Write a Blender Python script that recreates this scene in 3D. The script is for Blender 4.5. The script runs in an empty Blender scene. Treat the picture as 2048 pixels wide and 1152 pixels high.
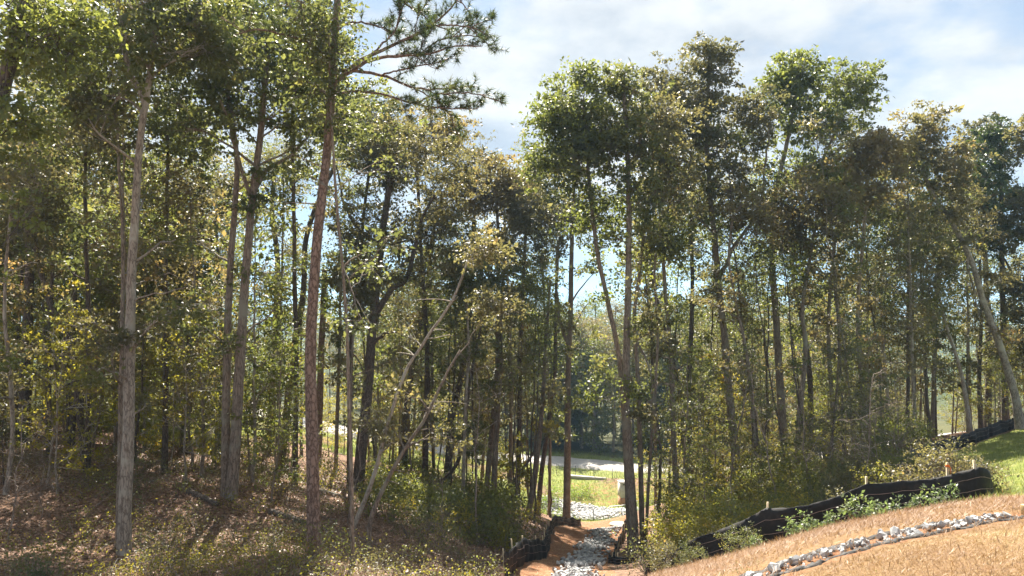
import bpy, math, random
import numpy as np

# ------------------------------------------------------------------ camera, sky, sun, exposure
scene = bpy.context.scene
COL = scene.collection
F = 1500.0                      # focal length in photo pixels (photo 2048 x 1152)
PITCH = math.radians(1.68)
SUN_EL, SUN_AZ = math.radians(47), math.radians(-9)     # azimuth measured from +Y towards +X

cam_d = bpy.data.cameras.new('camera')
cam_d.sensor_width = 36.0
cam_d.lens = 36.0 * F / 2048.0
cam_d.clip_start, cam_d.clip_end = 0.1, 20000
cam = bpy.data.objects.new('camera', cam_d)
cam.rotation_euler = (math.pi / 2 + PITCH, 0, 0)
COL.objects.link(cam)
scene.camera = cam

scene.view_settings.view_transform = 'Standard'
scene.view_settings.look = 'None'
scene.view_settings.gamma = 1.0
scene.view_settings.use_curve_mapping = False
scene.view_settings.exposure = 2.1
scene.cycles.max_bounces = 14
scene.cycles.diffuse_bounces = 8
scene.cycles.transmission_bounces = 10
scene.cycles.volume_bounces = 0
scene.cycles.sample_clamp_indirect = 4.0

SKY_STRENGTH = 0.0555
CLOUD_OFF = (1.3, 2.2, 0)
world = bpy.data.worlds.new("World")
scene.world = world
world.use_nodes = True
wn, wl = world.node_tree.nodes, world.node_tree.links
wn.clear()
w_out = wn.new('ShaderNodeOutputWorld')
w_bg = wn.new('ShaderNodeBackground')
w_bg.inputs['Strength'].default_value = SKY_STRENGTH
w_sky = wn.new('ShaderNodeTexSky')
w_sky.sky_type = 'NISHITA'
w_sky.sun_disc = False
w_sky.sun_elevation = SUN_EL
w_sky.sun_rotation = SUN_AZ
w_sky.altitude = 300
w_sky.air_density, w_sky.dust_density, w_sky.ozone_density = 1.0, 0.4, 2.0
w_tc = wn.new('ShaderNodeTexCoord')
w_sep = wn.new('ShaderNodeSeparateXYZ')
wl.new(w_tc.outputs['Generated'], w_sep.inputs[0])


def wmath(op, a, b=None, clamp=False):
    n = wn.new('ShaderNodeMath'); n.operation = op; n.use_clamp = clamp
    for i, v in enumerate((a, b)):
        if v is None: continue
        if isinstance(v, (int, float)): n.inputs[i].default_value = v
        else: wl.new(v, n.inputs[i])
    return n.outputs[0]


# clouds: noise on a flat layer high above the land
den = wmath('ADD', wmath('MAXIMUM', w_sep.outputs[2], 0.0), 0.26)
cu, cv = wmath('DIVIDE', w_sep.outputs[0], den), wmath('DIVIDE', w_sep.outputs[1], den)
w_comb = wn.new('ShaderNodeCombineXYZ')
wl.new(cu, w_comb.inputs[0]); wl.new(cv, w_comb.inputs[1]); w_comb.inputs[2].default_value = 3.7


def wnoise(scale, detail, off, rough=0.55):
    m = wn.new('ShaderNodeMapping'); m.inputs['Location'].default_value = off
    wl.new(w_comb.outputs[0], m.inputs[0])
    n = wn.new('ShaderNodeTexNoise'); n.inputs['Scale'].default_value = scale
    n.inputs['Detail'].default_value = detail; n.inputs['Roughness'].default_value = rough
    wl.new(m.outputs[0], n.inputs['Vector'])
    return n.outputs['Fac']


def wramp(fac, p0, p1):
    r = wn.new('ShaderNodeMapRange'); r.interpolation_type = 'SMOOTHSTEP'
    r.inputs['From Min'].default_value = p0; r.inputs['From Max'].default_value = p1
    wl.new(fac, r.inputs['Value'])
    return r.outputs[0]


cover = wramp(wnoise(1.25, 10, CLOUD_OFF), 0.42, 0.525)
lowfade = wramp(w_sep.outputs[2], 0.03, 0.15)            # clear band of blue near the horizon
veil = wramp(wnoise(0.9, 5, (7.3, 2.2, 0)), 0.30, 0.62)
shade = wramp(wnoise(2.6, 7, (4.1, 1.7, 0)), 0.34, 0.62)
w_cc = wn.new('ShaderNodeMix'); w_cc.data_type = 'RGBA'
w_cc.inputs[6].default_value = (2.25, 2.42, 2.74, 1)
w_cc.inputs[7].default_value = (4.0, 3.95, 3.85, 1)
wl.new(shade, w_cc.inputs[0])
w_skyc = wn.new('ShaderNodeMix'); w_skyc.data_type = 'RGBA'; w_skyc.blend_type = 'MULTIPLY'
w_skyc.inputs[0].default_value = 1.0
w_skyc.inputs[7].default_value = (0.66, 0.74, 0.78, 1)
wl.new(w_sky.outputs[0], w_skyc.inputs[6])
w_veil = wn.new('ShaderNodeMix'); w_veil.data_type = 'RGBA'     # thin high haze over the blue
wl.new(wmath('ADD', wmath('MULTIPLY', veil, 0.25), 0.65), w_veil.inputs[0]); wl.new(w_skyc.outputs[2], w_veil.inputs[6])
w_low = wn.new('ShaderNodeMix'); w_low.data_type = 'RGBA'
wl.new(lowfade, w_low.inputs[0]); w_low.inputs[6].default_value = (1.8, 2.5, 3.2, 1); w_low.inputs[7].default_value = (2.15, 2.48, 3.05, 1)
wl.new(w_low.outputs[2], w_veil.inputs[7])
cover = wmath('MULTIPLY', cover, lowfade)
w_mix = wn.new('ShaderNodeMix'); w_mix.data_type = 'RGBA'
wl.new(cover, w_mix.inputs[0]); wl.new(w_veil.outputs[2], w_mix.inputs[6]); wl.new(w_cc.outputs[2], w_mix.inputs[7])
wl.new(w_mix.outputs[2], w_bg.inputs['Color'])
wl.new(w_bg.outputs[0], w_out.inputs['Surface'])

sun_d = bpy.data.lights.new('sun', 'SUN')
sun_d.energy = 5.0
sun_d.angle = math.radians(0.53)
sun_d.color = (1.0, 0.92, 0.80)
sun = bpy.data.objects.new('sun', sun_d)
sun.rotation_euler = (math.pi / 2 - SUN_EL, 0, math.pi - SUN_AZ)   # the lamp's +Z points back at the sun
COL.objects.link(sun)
_d = sun.rotation_euler.to_matrix() @ __import__('mathutils').Vector((0, 0, 1))
if _d.y < 0:
    sun.rotation_euler.z = -SUN_AZ + math.pi * 0

# ------------------------------------------------------------------ helpers
rng = np.random.default_rng(11)
random.seed(5)
UP = np.array([0, 0, 1.0])


def at(px, py, Y):
    """Point at forward distance Y that the photo shows at pixel px, py."""
    u, v = (px - 1024) / F, (576 - py) / F
    cp, sp = math.cos(PITCH), math.sin(PITCH)
    t = Y / (cp - v * sp)
    return np.array([u * t, Y, t * (sp + v * cp)])


def unit(v):
    return v / (np.linalg.norm(v, axis=-1, keepdims=True) + 1e-9)


def mesh_obj(name, V, polys, mat, parent=None, tint=None, smooth=False, loc=None):
    """polys: list of integer arrays (n,3) or (n,4)"""
    me = make_mesh(name, V, polys, mat, tint, smooth)
    return link(name, me, parent, loc)


def link(name, me, parent=None, loc=None):
    o = bpy.data.objects.new(name, me)
    COL.objects.link(o)
    if parent is not None: o.parent = parent
    if loc is not None: o.location = loc
    return o


def make_mesh(name, V, polys, mat, tint=None, smooth=False):
    polys = [p for p in polys if len(p)]
    me = bpy.data.meshes.new(name)
    V = np.asarray(V, np.float32)
    tot = np.concatenate([np.full(len(p), p.shape[1], np.int32) for p in polys])
    li = np.concatenate([p.ravel() for p in polys]).astype(np.int32)
    me.vertices.add(len(V)); me.vertices.foreach_set('co', V.ravel())
    me.loops.add(len(li)); me.loops.foreach_set('vertex_index', li)
    me.polygons.add(len(tot))
    st = np.zeros(len(tot), np.int32); st[1:] = np.cumsum(tot)[:-1]
    me.polygons.foreach_set('loop_start', st)
    me.polygons.foreach_set('loop_total', tot)
    if smooth: me.polygons.foreach_set('use_smooth', np.ones(len(tot), bool))
    if tint is not None:
        a = me.attributes.new('tint', 'FLOAT', 'FACE')
        a.data.foreach_set('value', np.asarray(tint, np.float32))
    me.update(calc_edges=True)
    if mat: me.materials.append(mat)
    return me


class Acc:
    def __init__(s): s.V, s.Q, s.T, s.n = [], [], [], 0

    def add(s, V, Q=None, T=None):
        if Q is not None and len(Q): s.Q.append(np.asarray(Q) + s.n)
        if T is not None and len(T): s.T.append(np.asarray(T) + s.n)
        s.V.append(np.asarray(V, float)); s.n += len(V)

    def polys(s):
        out = []
        if s.Q: out.append(np.concatenate(s.Q))
        if s.T: out.append(np.concatenate(s.T))
        return out

    def verts(s): return np.concatenate(s.V)

    def obj(s, name, mat, parent=None, smooth=True, off=None):
        V = s.verts()
        if off is not None: V = V - off
        return mesh_obj(name, V, s.polys(), mat, parent, smooth=smooth)

    def mesh(s, name, mat, smooth=True, off=None):
        V = s.verts()
        if off is not None: V = V - off
        return make_mesh(name, V, s.polys(), mat, smooth=smooth)


def tube(acc, P, R, sides=8, cap=True, rough=0.0):
    P = np.asarray(P, float); R = np.asarray(R, float) * np.ones(len(P))
    n = len(P)
    T = unit(np.gradient(P, axis=0))
    ref = np.where(np.abs(T[:, 2:3]) > 0.9, np.array([[0, 1.0, 0]]), np.array([[0, 0, 1.0]]))
    if np.abs(T[0, 2]) > 0.6: ref = np.tile(np.array([[0, 1.0, 0]]), (n, 1))
    elif True: ref = np.tile(np.array([[0.05, 0.1, 1.0]]), (n, 1))
    A = unit(np.cross(T, ref)); B = np.cross(A, T)
    th = np.linspace(0, 2 * math.pi, sides, endpoint=False)
    rr = R[:, None] * (1 + (rng.normal(0, rough, (n, sides)) if rough else 0))
    V = P[:, None] + rr[..., None] * (np.cos(th)[None, :, None] * A[:, None] + np.sin(th)[None, :, None] * B[:, None])
    V = V.reshape(-1, 3)
    i = np.arange(n - 1)[:, None] * sides; j = np.arange(sides)[None]; k = (j + 1) % sides
    Q = np.stack([i + j, i + k, i + sides + k, i + sides + j], -1).reshape(-1, 4)
    Tt = []
    if cap:
        V = np.vstack([V, P[-1:] + T[-1:] * R[-1] * 0.3]); c = len(V) - 1
        b = (n - 1) * sides
        Tt = np.stack([b + np.arange(sides), b + (np.arange(sides) + 1) % sides, np.full(sides, c)], -1)
    acc.add(V, Q, Tt)


def spline(P, n):
    """Smooth resample of a polyline (Catmull-Rom)."""
    P = np.asarray(P, float)
    if len(P) == 2: return P[0] + (P[1] - P[0]) * np.linspace(0, 1, n)[:, None]
    Q = np.vstack([2 * P[0] - P[1], P, 2 * P[-1] - P[-2]])
    d = np.linalg.norm(np.diff(P, axis=0), axis=1); s = np.concatenate([[0], np.cumsum(d)]); t = np.linspace(0, s[-1], n)
    i = np.clip(np.searchsorted(s, t, 'right') - 1, 0, len(P) - 2)
    f = ((t - s[i]) / np.maximum(d[i], 1e-6))[:, None]
    a, b, c, e = Q[i], Q[i + 1], Q[i + 2], Q[i + 3]
    return 0.5 * (2 * b + (c - a) * f + (2 * a - 5 * b + 4 * c - e) * f ** 2 + (3 * b - a - 3 * c + e) * f ** 3)


def tag(o, label=None, cat=None, group=None, kind=None):
    if label: o['label'] = label
    if cat: o['category'] = cat
    if group: o['group'] = group
    if kind: o['kind'] = kind
    return o


def empty(name, loc, rz=0.0):
    o = bpy.data.objects.new(name, None)
    o.location = loc; o.rotation_euler = (0, 0, rz); o.empty_display_size = 0.2
    COL.objects.link(o)
    return o


def box(acc, c, s, rz=0.0, bev=0.0):
    x, y, z = np.asarray(s) / 2
    V = np.array([[-x, -y, -z], [x, -y, -z], [x, y, -z], [-x, y, -z], [-x, -y, z], [x, -y, z], [x, y, z], [-x, y, z]])
    ca, sa = math.cos(rz), math.sin(rz)
    V = V @ np.array([[ca, sa, 0], [-sa, ca, 0], [0, 0, 1]]) + np.asarray(c)
    acc.add(V, [[0, 3, 2, 1], [4, 5, 6, 7], [0, 1, 5, 4], [1, 2, 6, 5], [2, 3, 7, 6], [3, 0, 4, 7]])


def fbm2(x, y, seed=0, octs=4):
    r = np.random.default_rng(seed); out = 0; a = 1.0
    for k in range(octs):
        f = 2 ** k
        for _ in range(3):
            th, ph = r.uniform(0, 6.28, 2)
            out = out + a / 3 * np.sin((x * math.cos(th) + y * math.sin(th)) * f + ph)
        a *= 0.55
    return out


# ------------------------------------------------------------------ materials
def new_mat(name):
    m = bpy.data.materials.new(name); m.use_nodes = True
    nt = m.node_tree; nt.nodes.clear()
    out = nt.nodes.new('ShaderNodeOutputMaterial')
    return m, nt.nodes, nt.links, out


def ramp(nodes, stops):
    r = nodes.new('ShaderNodeValToRGB')
    e = r.color_ramp.elements
    while len(e) < len(stops): e.new(0.5)
    for el, (p, c) in zip(e, stops): el.position = p; el.color = (*c, 1)
    return r


def leaf_mat(name, stops, transl=0.5, gloss=0.45, rough=0.48, tgain=1.9):
    m, N, L, out = new_mat(name)
    at_ = N.new('ShaderNodeAttribute'); at_.attribute_name = 'tint'
    oi = N.new('ShaderNodeObjectInfo')
    ad = N.new('ShaderNodeMath'); ad.operation = 'MULTIPLY_ADD'
    L.new(oi.outputs['Random'], ad.inputs[0]); ad.inputs[1].default_value = 0.30
    sub = N.new('ShaderNodeMath'); sub.operation = 'SUBTRACT'; sub.inputs[1].default_value = 0.15
    L.new(at_.outputs['Fac'], ad.inputs[2]); L.new(ad.outputs[0], sub.inputs[0])
    r = ramp(N, stops); L.new(sub.outputs[0], r.inputs[0])
    p = N.new('ShaderNodeBsdfPrincipled')
    L.new(r.outputs[0], p.inputs['Base Color'])
    p.inputs['Roughness'].default_value = rough
    p.inputs['Specular IOR Level'].default_value = gloss
    t = N.new('ShaderNodeBsdfTranslucent')
    mu = N.new('ShaderNodeMix'); mu.data_type = 'RGBA'; mu.blend_type = 'MULTIPLY'; mu.inputs[0].default_value = 1
    L.new(r.outputs[0], mu.inputs[6]); mu.inputs[7].default_value = (tgain * 1.05, tgain, tgain * 0.55, 1)
    L.new(mu.outputs[2], t.inputs['Color'])
    mx = N.new('ShaderNodeMixShader'); mx.inputs[0].default_value = transl
    L.new(p.outputs[0], mx.inputs[1]); L.new(t.outputs[0], mx.inputs[2])
    L.new(mx.outputs[0], out.inputs['Surface'])
    return m


G = {}
G['oak'] = leaf_mat('oak_leaf', [(0.0, (0.055, 0.068, 0.034)), (0.45, (0.092, 0.108, 0.050)), (0.8, (0.14, 0.148, 0.062)), (1.0, (0.21, 0.175, 0.07))])
G['dull'] = leaf_mat('dull_leaf', [(0.0, (0.065, 0.068, 0.044)), (0.45, (0.110, 0.106, 0.064)), (0.8, (0.15, 0.132, 0.078)), (1.0, (0.21, 0.145, 0.085))])
G['bright'] = leaf_mat('bright_leaf', [(0.0, (0.070, 0.088, 0.032)), (0.5, (0.12, 0.142, 0.048)), (0.85, (0.19, 0.188, 0.055)), (1.0, (0.26, 0.21, 0.06))], transl=0.52)
G['yellow'] = leaf_mat('yellow_backlit_leaf', [(0.0, (0.10, 0.112, 0.028)), (0.5, (0.185, 0.18, 0.04)), (0.85, (0.29, 0.235, 0.04)), (1.0, (0.36, 0.20, 0.05))], transl=0.55, tgain=1.9)  # yellowed leaves, used too where light shining through is put into colour
G['rust'] = leaf_mat('rusty_leaf', [(0.0, (0.085, 0.080, 0.048)), (0.5, (0.135, 0.116, 0.068)), (0.85, (0.18, 0.135, 0.08)), (1.0, (0.26, 0.145, 0.07))])
G['needle'] = leaf_mat('pine_needle', [(0.0, (0.035, 0.055, 0.022)), (0.5, (0.06, 0.09, 0.032)), (1.0, (0.12, 0.13, 0.05))], transl=0.25, gloss=0.5)
G['weed'] = leaf_mat('weed_leaf', [(0.0, (0.07, 0.12, 0.02)), (0.5, (0.13, 0.19, 0.03)), (1.0, (0.24, 0.26, 0.04))], transl=0.5)
G['blue'] = leaf_mat('grey_green_leaf', [(0.0, (0.05, 0.085, 0.045)), (0.5, (0.09, 0.13, 0.07)), (1.0, (0.14, 0.17, 0.08))], gloss=0.5)
G['straw'] = leaf_mat('straw_blade', [(0.0, (0.18, 0.09, 0.04)), (0.35, (0.32, 0.205, 0.10)), (0.7, (0.43, 0.31, 0.155)), (0.9, (0.41, 0.355, 0.16)), (1.0, (0.36, 0.42, 0.10))], transl=0.25, gloss=0.2, tgain=1.0)
G['deadgrass'] = leaf_mat('dead_grass_blade', [(0.0, (0.15, 0.088, 0.052)), (0.5, (0.27, 0.163, 0.092)), (1.0, (0.38, 0.255, 0.15))], transl=0.25, gloss=0.2, tgain=1.0)
G['grass'] = leaf_mat('grass_blade', [(0.0, (0.10, 0.14, 0.035)), (0.5, (0.18, 0.215, 0.058)), (0.85, (0.29, 0.295, 0.10)), (1.0, (0.37, 0.29, 0.14))], transl=0.4, gloss=0.2, tgain=1.2)
G['litter'] = leaf_mat('fallen_leaf', [(0.0, (0.10, 0.062, 0.045)), (0.4, (0.215, 0.140, 0.092)), (0.75, (0.33, 0.21, 0.15)), (0.95, (0.46, 0.33, 0.25)), (1.0, (0.42, 0.32, 0.08))], transl=0.15, gloss=0.4, tgain=1.0)


def bark_mat(name, c0, c1, c2, zs=0.22, scale=14, bump=0.6, lichen=None):
    m, N, L, out = new_mat(name)
    tc = N.new('ShaderNodeTexCoord')
    mp = N.new('ShaderNodeMapping'); mp.inputs['Scale'].default_value = (1, 1, zs)
    L.new(tc.outputs['Object'], mp.inputs[0])
    v = N.new('ShaderNodeTexVoronoi'); v.feature = 'DISTANCE_TO_EDGE'; v.inputs['Scale'].default_value = scale
    n1 = N.new('ShaderNodeTexNoise'); n1.inputs['Scale'].default_value = scale * 1.7; n1.inputs['Detail'].default_value = 6
    n2 = N.new('ShaderNodeTexNoise'); n2.inputs['Scale'].default_value = 1.3; n2.inputs['Detail'].default_value = 4
    wp = N.new('ShaderNodeMix'); wp.data_type = 'VECTOR'; wp.inputs[0].default_value = 0.12
    L.new(mp.outputs[0], n1.inputs['Vector']); L.new(mp.outputs[0], wp.inputs[4]); L.new(n1.outputs['Color'], wp.inputs[5])
    L.new(wp.outputs[1], v.inputs['Vector']); L.new(tc.outputs['Object'], n2.inputs['Vector'])
    mr = N.new('ShaderNodeMapRange'); mr.inputs['From Max'].default_value = 0.16; L.new(v.outputs['Distance'], mr.inputs[0])
    mm = N.new('ShaderNodeMath'); mm.operation = 'MULTIPLY_ADD'; mm.inputs[1].default_value = 0.55
    L.new(mr.outputs[0], mm.inputs[0])
    m2 = N.new('ShaderNodeMath'); m2.operation = 'MULTIPLY'; m2.inputs[1].default_value = 0.55; L.new(n1.outputs['Fac'], m2.inputs[0])
    L.new(m2.outputs[0], mm.inputs[2])
    r = ramp(N, [(0.15, c0), (0.55, c1), (0.95, c2)]); L.new(mm.outputs[0], r.inputs[0])
    col = r.outputs[0]
    if lichen:
        mr2 = N.new('ShaderNodeMapRange'); mr2.inputs['From Min'].default_value = 0.52; mr2.inputs['From Max'].default_value = 0.66
        L.new(n2.outputs['Fac'], mr2.inputs[0])
        mx = N.new('ShaderNodeMix'); mx.data_type = 'RGBA'; L.new(mr2.outputs[0], mx.inputs[0]); L.new(col, mx.inputs[6])
        mx.inputs[7].default_value = (*lichen, 1); col = mx.outputs[2]
    p = N.new('ShaderNodeBsdfPrincipled'); p.inputs['Roughness'].default_value = 0.9; p.inputs['Specular IOR Level'].default_value = 0.15
    L.new(col, p.inputs['Base Color'])
    b = N.new('ShaderNodeBump'); b.inputs['Strength'].default_value = bump; b.inputs['Distance'].default_value = 0.03
    L.new(mm.outputs[0], b.inputs['Height']); L.new(b.outputs[0], p.inputs['Normal'])
    L.new(p.outputs[0], out.inputs['Surface'])
    return m


B = {
    'grey': bark_mat('grey_bark', (0.10, 0.085, 0.07), (0.25, 0.215, 0.18), (0.40, 0.36, 0.30), lichen=(0.42, 0.40, 0.34)),
    'pine': bark_mat('pine_bark', (0.085, 0.06, 0.049), (0.195, 0.14, 0.113), (0.31, 0.23, 0.19), zs=0.5, scale=10, bump=1.0),
    'brown': bark_mat('brown_bark', (0.08, 0.066, 0.054), (0.19, 0.155, 0.125), (0.30, 0.25, 0.20), lichen=(0.27, 0.26, 0.21)),
    'dark': bark_mat('dark_bark', (0.04, 0.033, 0.028), (0.10, 0.082, 0.068), (0.17, 0.14, 0.118)),
    'pale': bark_mat('pale_bark', (0.15, 0.125, 0.105), (0.31, 0.27, 0.22), (0.44, 0.395, 0.33), lichen=(0.43, 0.41, 0.36)),
    'twig': bark_mat('dead_twig_bark', (0.11, 0.085, 0.07), (0.22, 0.18, 0.15), (0.34, 0.29, 0.25)),
}


def simple_mat(name, c0, c1, scale=6, rough=0.85, bump=0.3, spec=0.3, dist=0.02, detail=6, stops=None):
    m, N, L, out = new_mat(name)
    tc = N.new('ShaderNodeTexCoord')
    n = N.new('ShaderNodeTexNoise'); n.inputs['Scale'].default_value = scale; n.inputs['Detail'].default_value = detail
    n.inputs['Roughness'].default_value = 0.65
    L.new(tc.outputs['Object'], n.inputs['Vector'])
    r = ramp(N, stops or [(0.3, c0), (0.7, c1)]); L.new(n.outputs['Fac'], r.inputs[0])
    p = N.new('ShaderNodeBsdfPrincipled'); p.inputs['Roughness'].default_value = rough; p.inputs['Specular IOR Level'].default_value = spec
    L.new(r.outputs[0], p.inputs['Base Color'])
    b = N.new('ShaderNodeBump'); b.inputs['Strength'].default_value = bump; b.inputs['Distance'].default_value = dist
    L.new(n.outputs['Fac'], b.inputs['Height']); L.new(b.outputs[0], p.inputs['Normal'])
    L.new(p.outputs[0], out.inputs['Surface'])
    return m


M = {
    'fabric': simple_mat('black_geotextile', None, None, 4, 0.7, 0.6, 0.3, stops=[(0.3, (0.006, 0.006, 0.007)), (0.55, (0.013, 0.012, 0.012)), (0.68, (0.03, 0.024, 0.02)), (0.8, (0.075, 0.05, 0.036))]),
    'rope': simple_mat('pale_seam_thread', (0.22, 0.15, 0.13), (0.35, 0.27, 0.24), 20),
    'wood': simple_mat('raw_stake_wood', (0.42, 0.33, 0.21), (0.6, 0.5, 0.34), 12),
    'timber': simple_mat('sawn_timber', (0.42, 0.29, 0.13), (0.62, 0.47, 0.26), 7, 0.7, 0.2),
    'concrete': simple_mat('concrete', (0.32, 0.295, 0.26), (0.46, 0.43, 0.39), 5, 0.9, 0.3),
    'lid': simple_mat('pale_concrete', (0.36, 0.31, 0.235), (0.50, 0.435, 0.33), 6, 0.9, 0.3),
    'rust': simple_mat('clay_stained_concrete', (0.26, 0.13, 0.07), (0.40, 0.22, 0.13), 7, 0.9, 0.3),
    'slot': simple_mat('slot_shade', (0.03, 0.03, 0.03), (0.05, 0.05, 0.05), 7),  # near-black strips on a solid face: shade of open slots given as colour
    'steel': simple_mat('dark_green_steel', (0.02, 0.025, 0.022), (0.04, 0.045, 0.04), 12, 0.5, 0.1, 0.5),
    'pipe': simple_mat('white_pipe', (0.7, 0.7, 0.68), (0.8, 0.8, 0.78), 8, 0.4, 0.05, 0.5),
    'tape': simple_mat('orange_flagging', (0.7, 0.16, 0.03), (0.85, 0.24, 0.06), 8, 0.5, 0.1),
    'pebble': None, 'road': None,
}


def stone_mat(name, lo, hi, warm):
    m, N, L, out = new_mat(name)
    tc = N.new('ShaderNodeTexCoord'); oi = N.new('ShaderNodeObjectInfo'); ge = N.new('ShaderNodeNewGeometry')
    n = N.new('ShaderNodeTexNoise'); n.inputs['Scale'].default_value = 9; n.inputs['Detail'].default_value = 8; n.inputs['Roughness'].default_value = 0.7
    L.new(tc.outputs['Object'], n.inputs['Vector'])
    ad = N.new('ShaderNodeMath'); ad.operation = 'ADD'; L.new(oi.outputs['Random'], ad.inputs[0]); L.new(ge.outputs['Random Per Island'], ad.inputs[1])
    fr = N.new('ShaderNodeMath'); fr.operation = 'FRACT'; L.new(ad.outputs[0], fr.inputs[0])
    m1 = N.new('ShaderNodeMath'); m1.operation = 'MULTIPLY_ADD'; m1.inputs[1].default_value = 0.55
    m2 = N.new('ShaderNodeMath'); m2.operation = 'MULTIPLY'; m2.inputs[1].default_value = 0.5; L.new(n.outputs['Fac'], m2.inputs[0])
    L.new(fr.outputs[0], m1.inputs[0]); L.new(m2.outputs[0], m1.inputs[2])
    r = ramp(N, [(0.1, lo), (0.5, tuple((a + b) / 2 for a, b in zip(lo, hi))), (0.85, hi), (1.0, warm)]); L.new(m1.outputs[0], r.inputs[0])
    p = N.new('ShaderNodeBsdfPrincipled'); p.inputs['Roughness'].default_value = 0.8; L.new(r.outputs[0], p.inputs['Base Color'])
    b = N.new('ShaderNodeBump'); b.inputs['Strength'].default_value = 0.4; b.inputs['Distance'].default_value = 0.02
    L.new(n.outputs['Fac'], b.inputs['Height']); L.new(b.outputs[0], p.inputs['Normal'])
    L.new(p.outputs[0], out.inputs['Surface'])
    return m


M['stone'] = stone_mat('granite_riprap', (0.17, 0.175, 0.185), (0.47, 0.47, 0.465), (0.36, 0.27, 0.20))
M['road'] = simple_mat('pale_gravel', (0.30, 0.275, 0.245), (0.46, 0.435, 0.40), 1.6, 0.95, 0.3)


def ground_mat():
    m, N, L, out = new_mat('ground')
    geo = N.new('ShaderNodeNewGeometry')

    def noise(scale, detail=6, rough=0.6):
        n = N.new('ShaderNodeTexNoise'); n.inputs['Scale'].default_value = scale; n.inputs['Detail'].default_value = detail
        n.inputs['Roughness'].default_value = rough; L.new(geo.outputs['Position'], n.inputs['Vector']); return n

    def attr(a):
        n = N.new('ShaderNodeAttribute'); n.attribute_name = a; return n.outputs['Fac']

    nb = noise(2.2)

    def masked(a):                     # attribute mask with a ragged edge
        ad = N.new('ShaderNodeMath'); ad.operation = 'ADD'; L.new(attr(a), ad.inputs[0]); L.new(nb.outputs['Fac'], ad.inputs[1])
        mr = N.new('ShaderNodeMapRange'); mr.interpolation_type = 'SMOOTHSTEP'; mr.inputs['From Min'].default_value = 0.86; mr.inputs['From Max'].default_value = 1.14
        L.new(ad.outputs[0], mr.inputs[0]); return mr.outputs[0]

    def mix(f, a, b):
        x = N.new('ShaderNodeMix'); x.data_type = 'RGBA'; L.new(f, x.inputs[0]); L.new(a, x.inputs[6]); L.new(b, x.inputs[7]); return x.outputs[2]

    vo = N.new('ShaderNodeTexVoronoi'); vo.inputs['Scale'].default_value = 11; L.new(geo.outputs['Position'], vo.inputs['Vector'])
    sep = N.new('ShaderNodeSeparateColor'); L.new(vo.outputs['Color'], sep.inputs[0])
    n8 = noise(0.8)
    lm = N.new('ShaderNodeMath'); lm.operation = 'MULTIPLY_ADD'; lm.inputs[1].default_value = 0.6; L.new(sep.outputs[0], lm.inputs[0])
    l2 = N.new('ShaderNodeMath'); l2.operation = 'MULTIPLY'; l2.inputs[1].default_value = 0.4; L.new(n8.outputs['Fac'], l2.inputs[0]); L.new(l2.outputs[0], lm.inputs[2])
    litter = ramp(N, [(0.1, (0.075, 0.048, 0.034)), (0.45, (0.165, 0.108, 0.072)), (0.7, (0.26, 0.16, 0.112)), (0.9, (0.36, 0.24, 0.175))]); L.new(lm.outputs[0], litter.inputs[0])
    n3 = noise(5, 8, 0.7)
    clay = ramp(N, [(0.3, (0.165, 0.072, 0.036)), (0.5, (0.255, 0.13, 0.07)), (0.7, (0.315, 0.20, 0.12))]); L.new(n3.outputs['Fac'], clay.inputs[0])
    n4 = noise(12, 8, 0.75)
    straw = ramp(N, [(0.3, (0.14, 0.078, 0.04)), (0.5, (0.25, 0.16, 0.085)), (0.7, (0.33, 0.225, 0.12))]); L.new(n4.outputs['Fac'], straw.inputs[0])
    n5 = noise(3, 8, 0.7)
    grass = ramp(N, [(0.3, (0.10, 0.13, 0.035)), (0.5, (0.17, 0.20, 0.05)), (0.7, (0.30, 0.25, 0.11))]); L.new(n5.outputs['Fac'], grass.inputs[0])
    n6 = noise(0.02, 8, 0.6)
    far = ramp(N, [(0.35, (0.028, 0.045, 0.018)), (0.65, (0.075, 0.085, 0.03))]); L.new(n6.outputs['Fac'], far.inputs[0])
    c = litter.outputs[0]
    c = mix(masked('grass'), c, grass.outputs[0])
    c = mix(masked('straw'), c, straw.outputs[0])
    c = mix(masked('clay'), c, clay.outputs[0])
    c = mix(attr('far'), c, far.outputs[0])
    p = N.new('ShaderNodeBsdfPrincipled'); p.inputs['Roughness'].default_value = 0.95; p.inputs['Specular IOR Level'].default_value = 0.1
    L.new(c, p.inputs['Base Color'])
    b = N.new('ShaderNodeBump'); b.inputs['Strength'].default_value = 0.85; b.inputs['Distance'].default_value = 0.08
    L.new(n4.outputs['Fac'], b.inputs['Height']); L.new(b.outputs[0], p.inputs['Normal'])
    L.new(p.outputs[0], out.inputs['Surface'])
    return m


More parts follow.
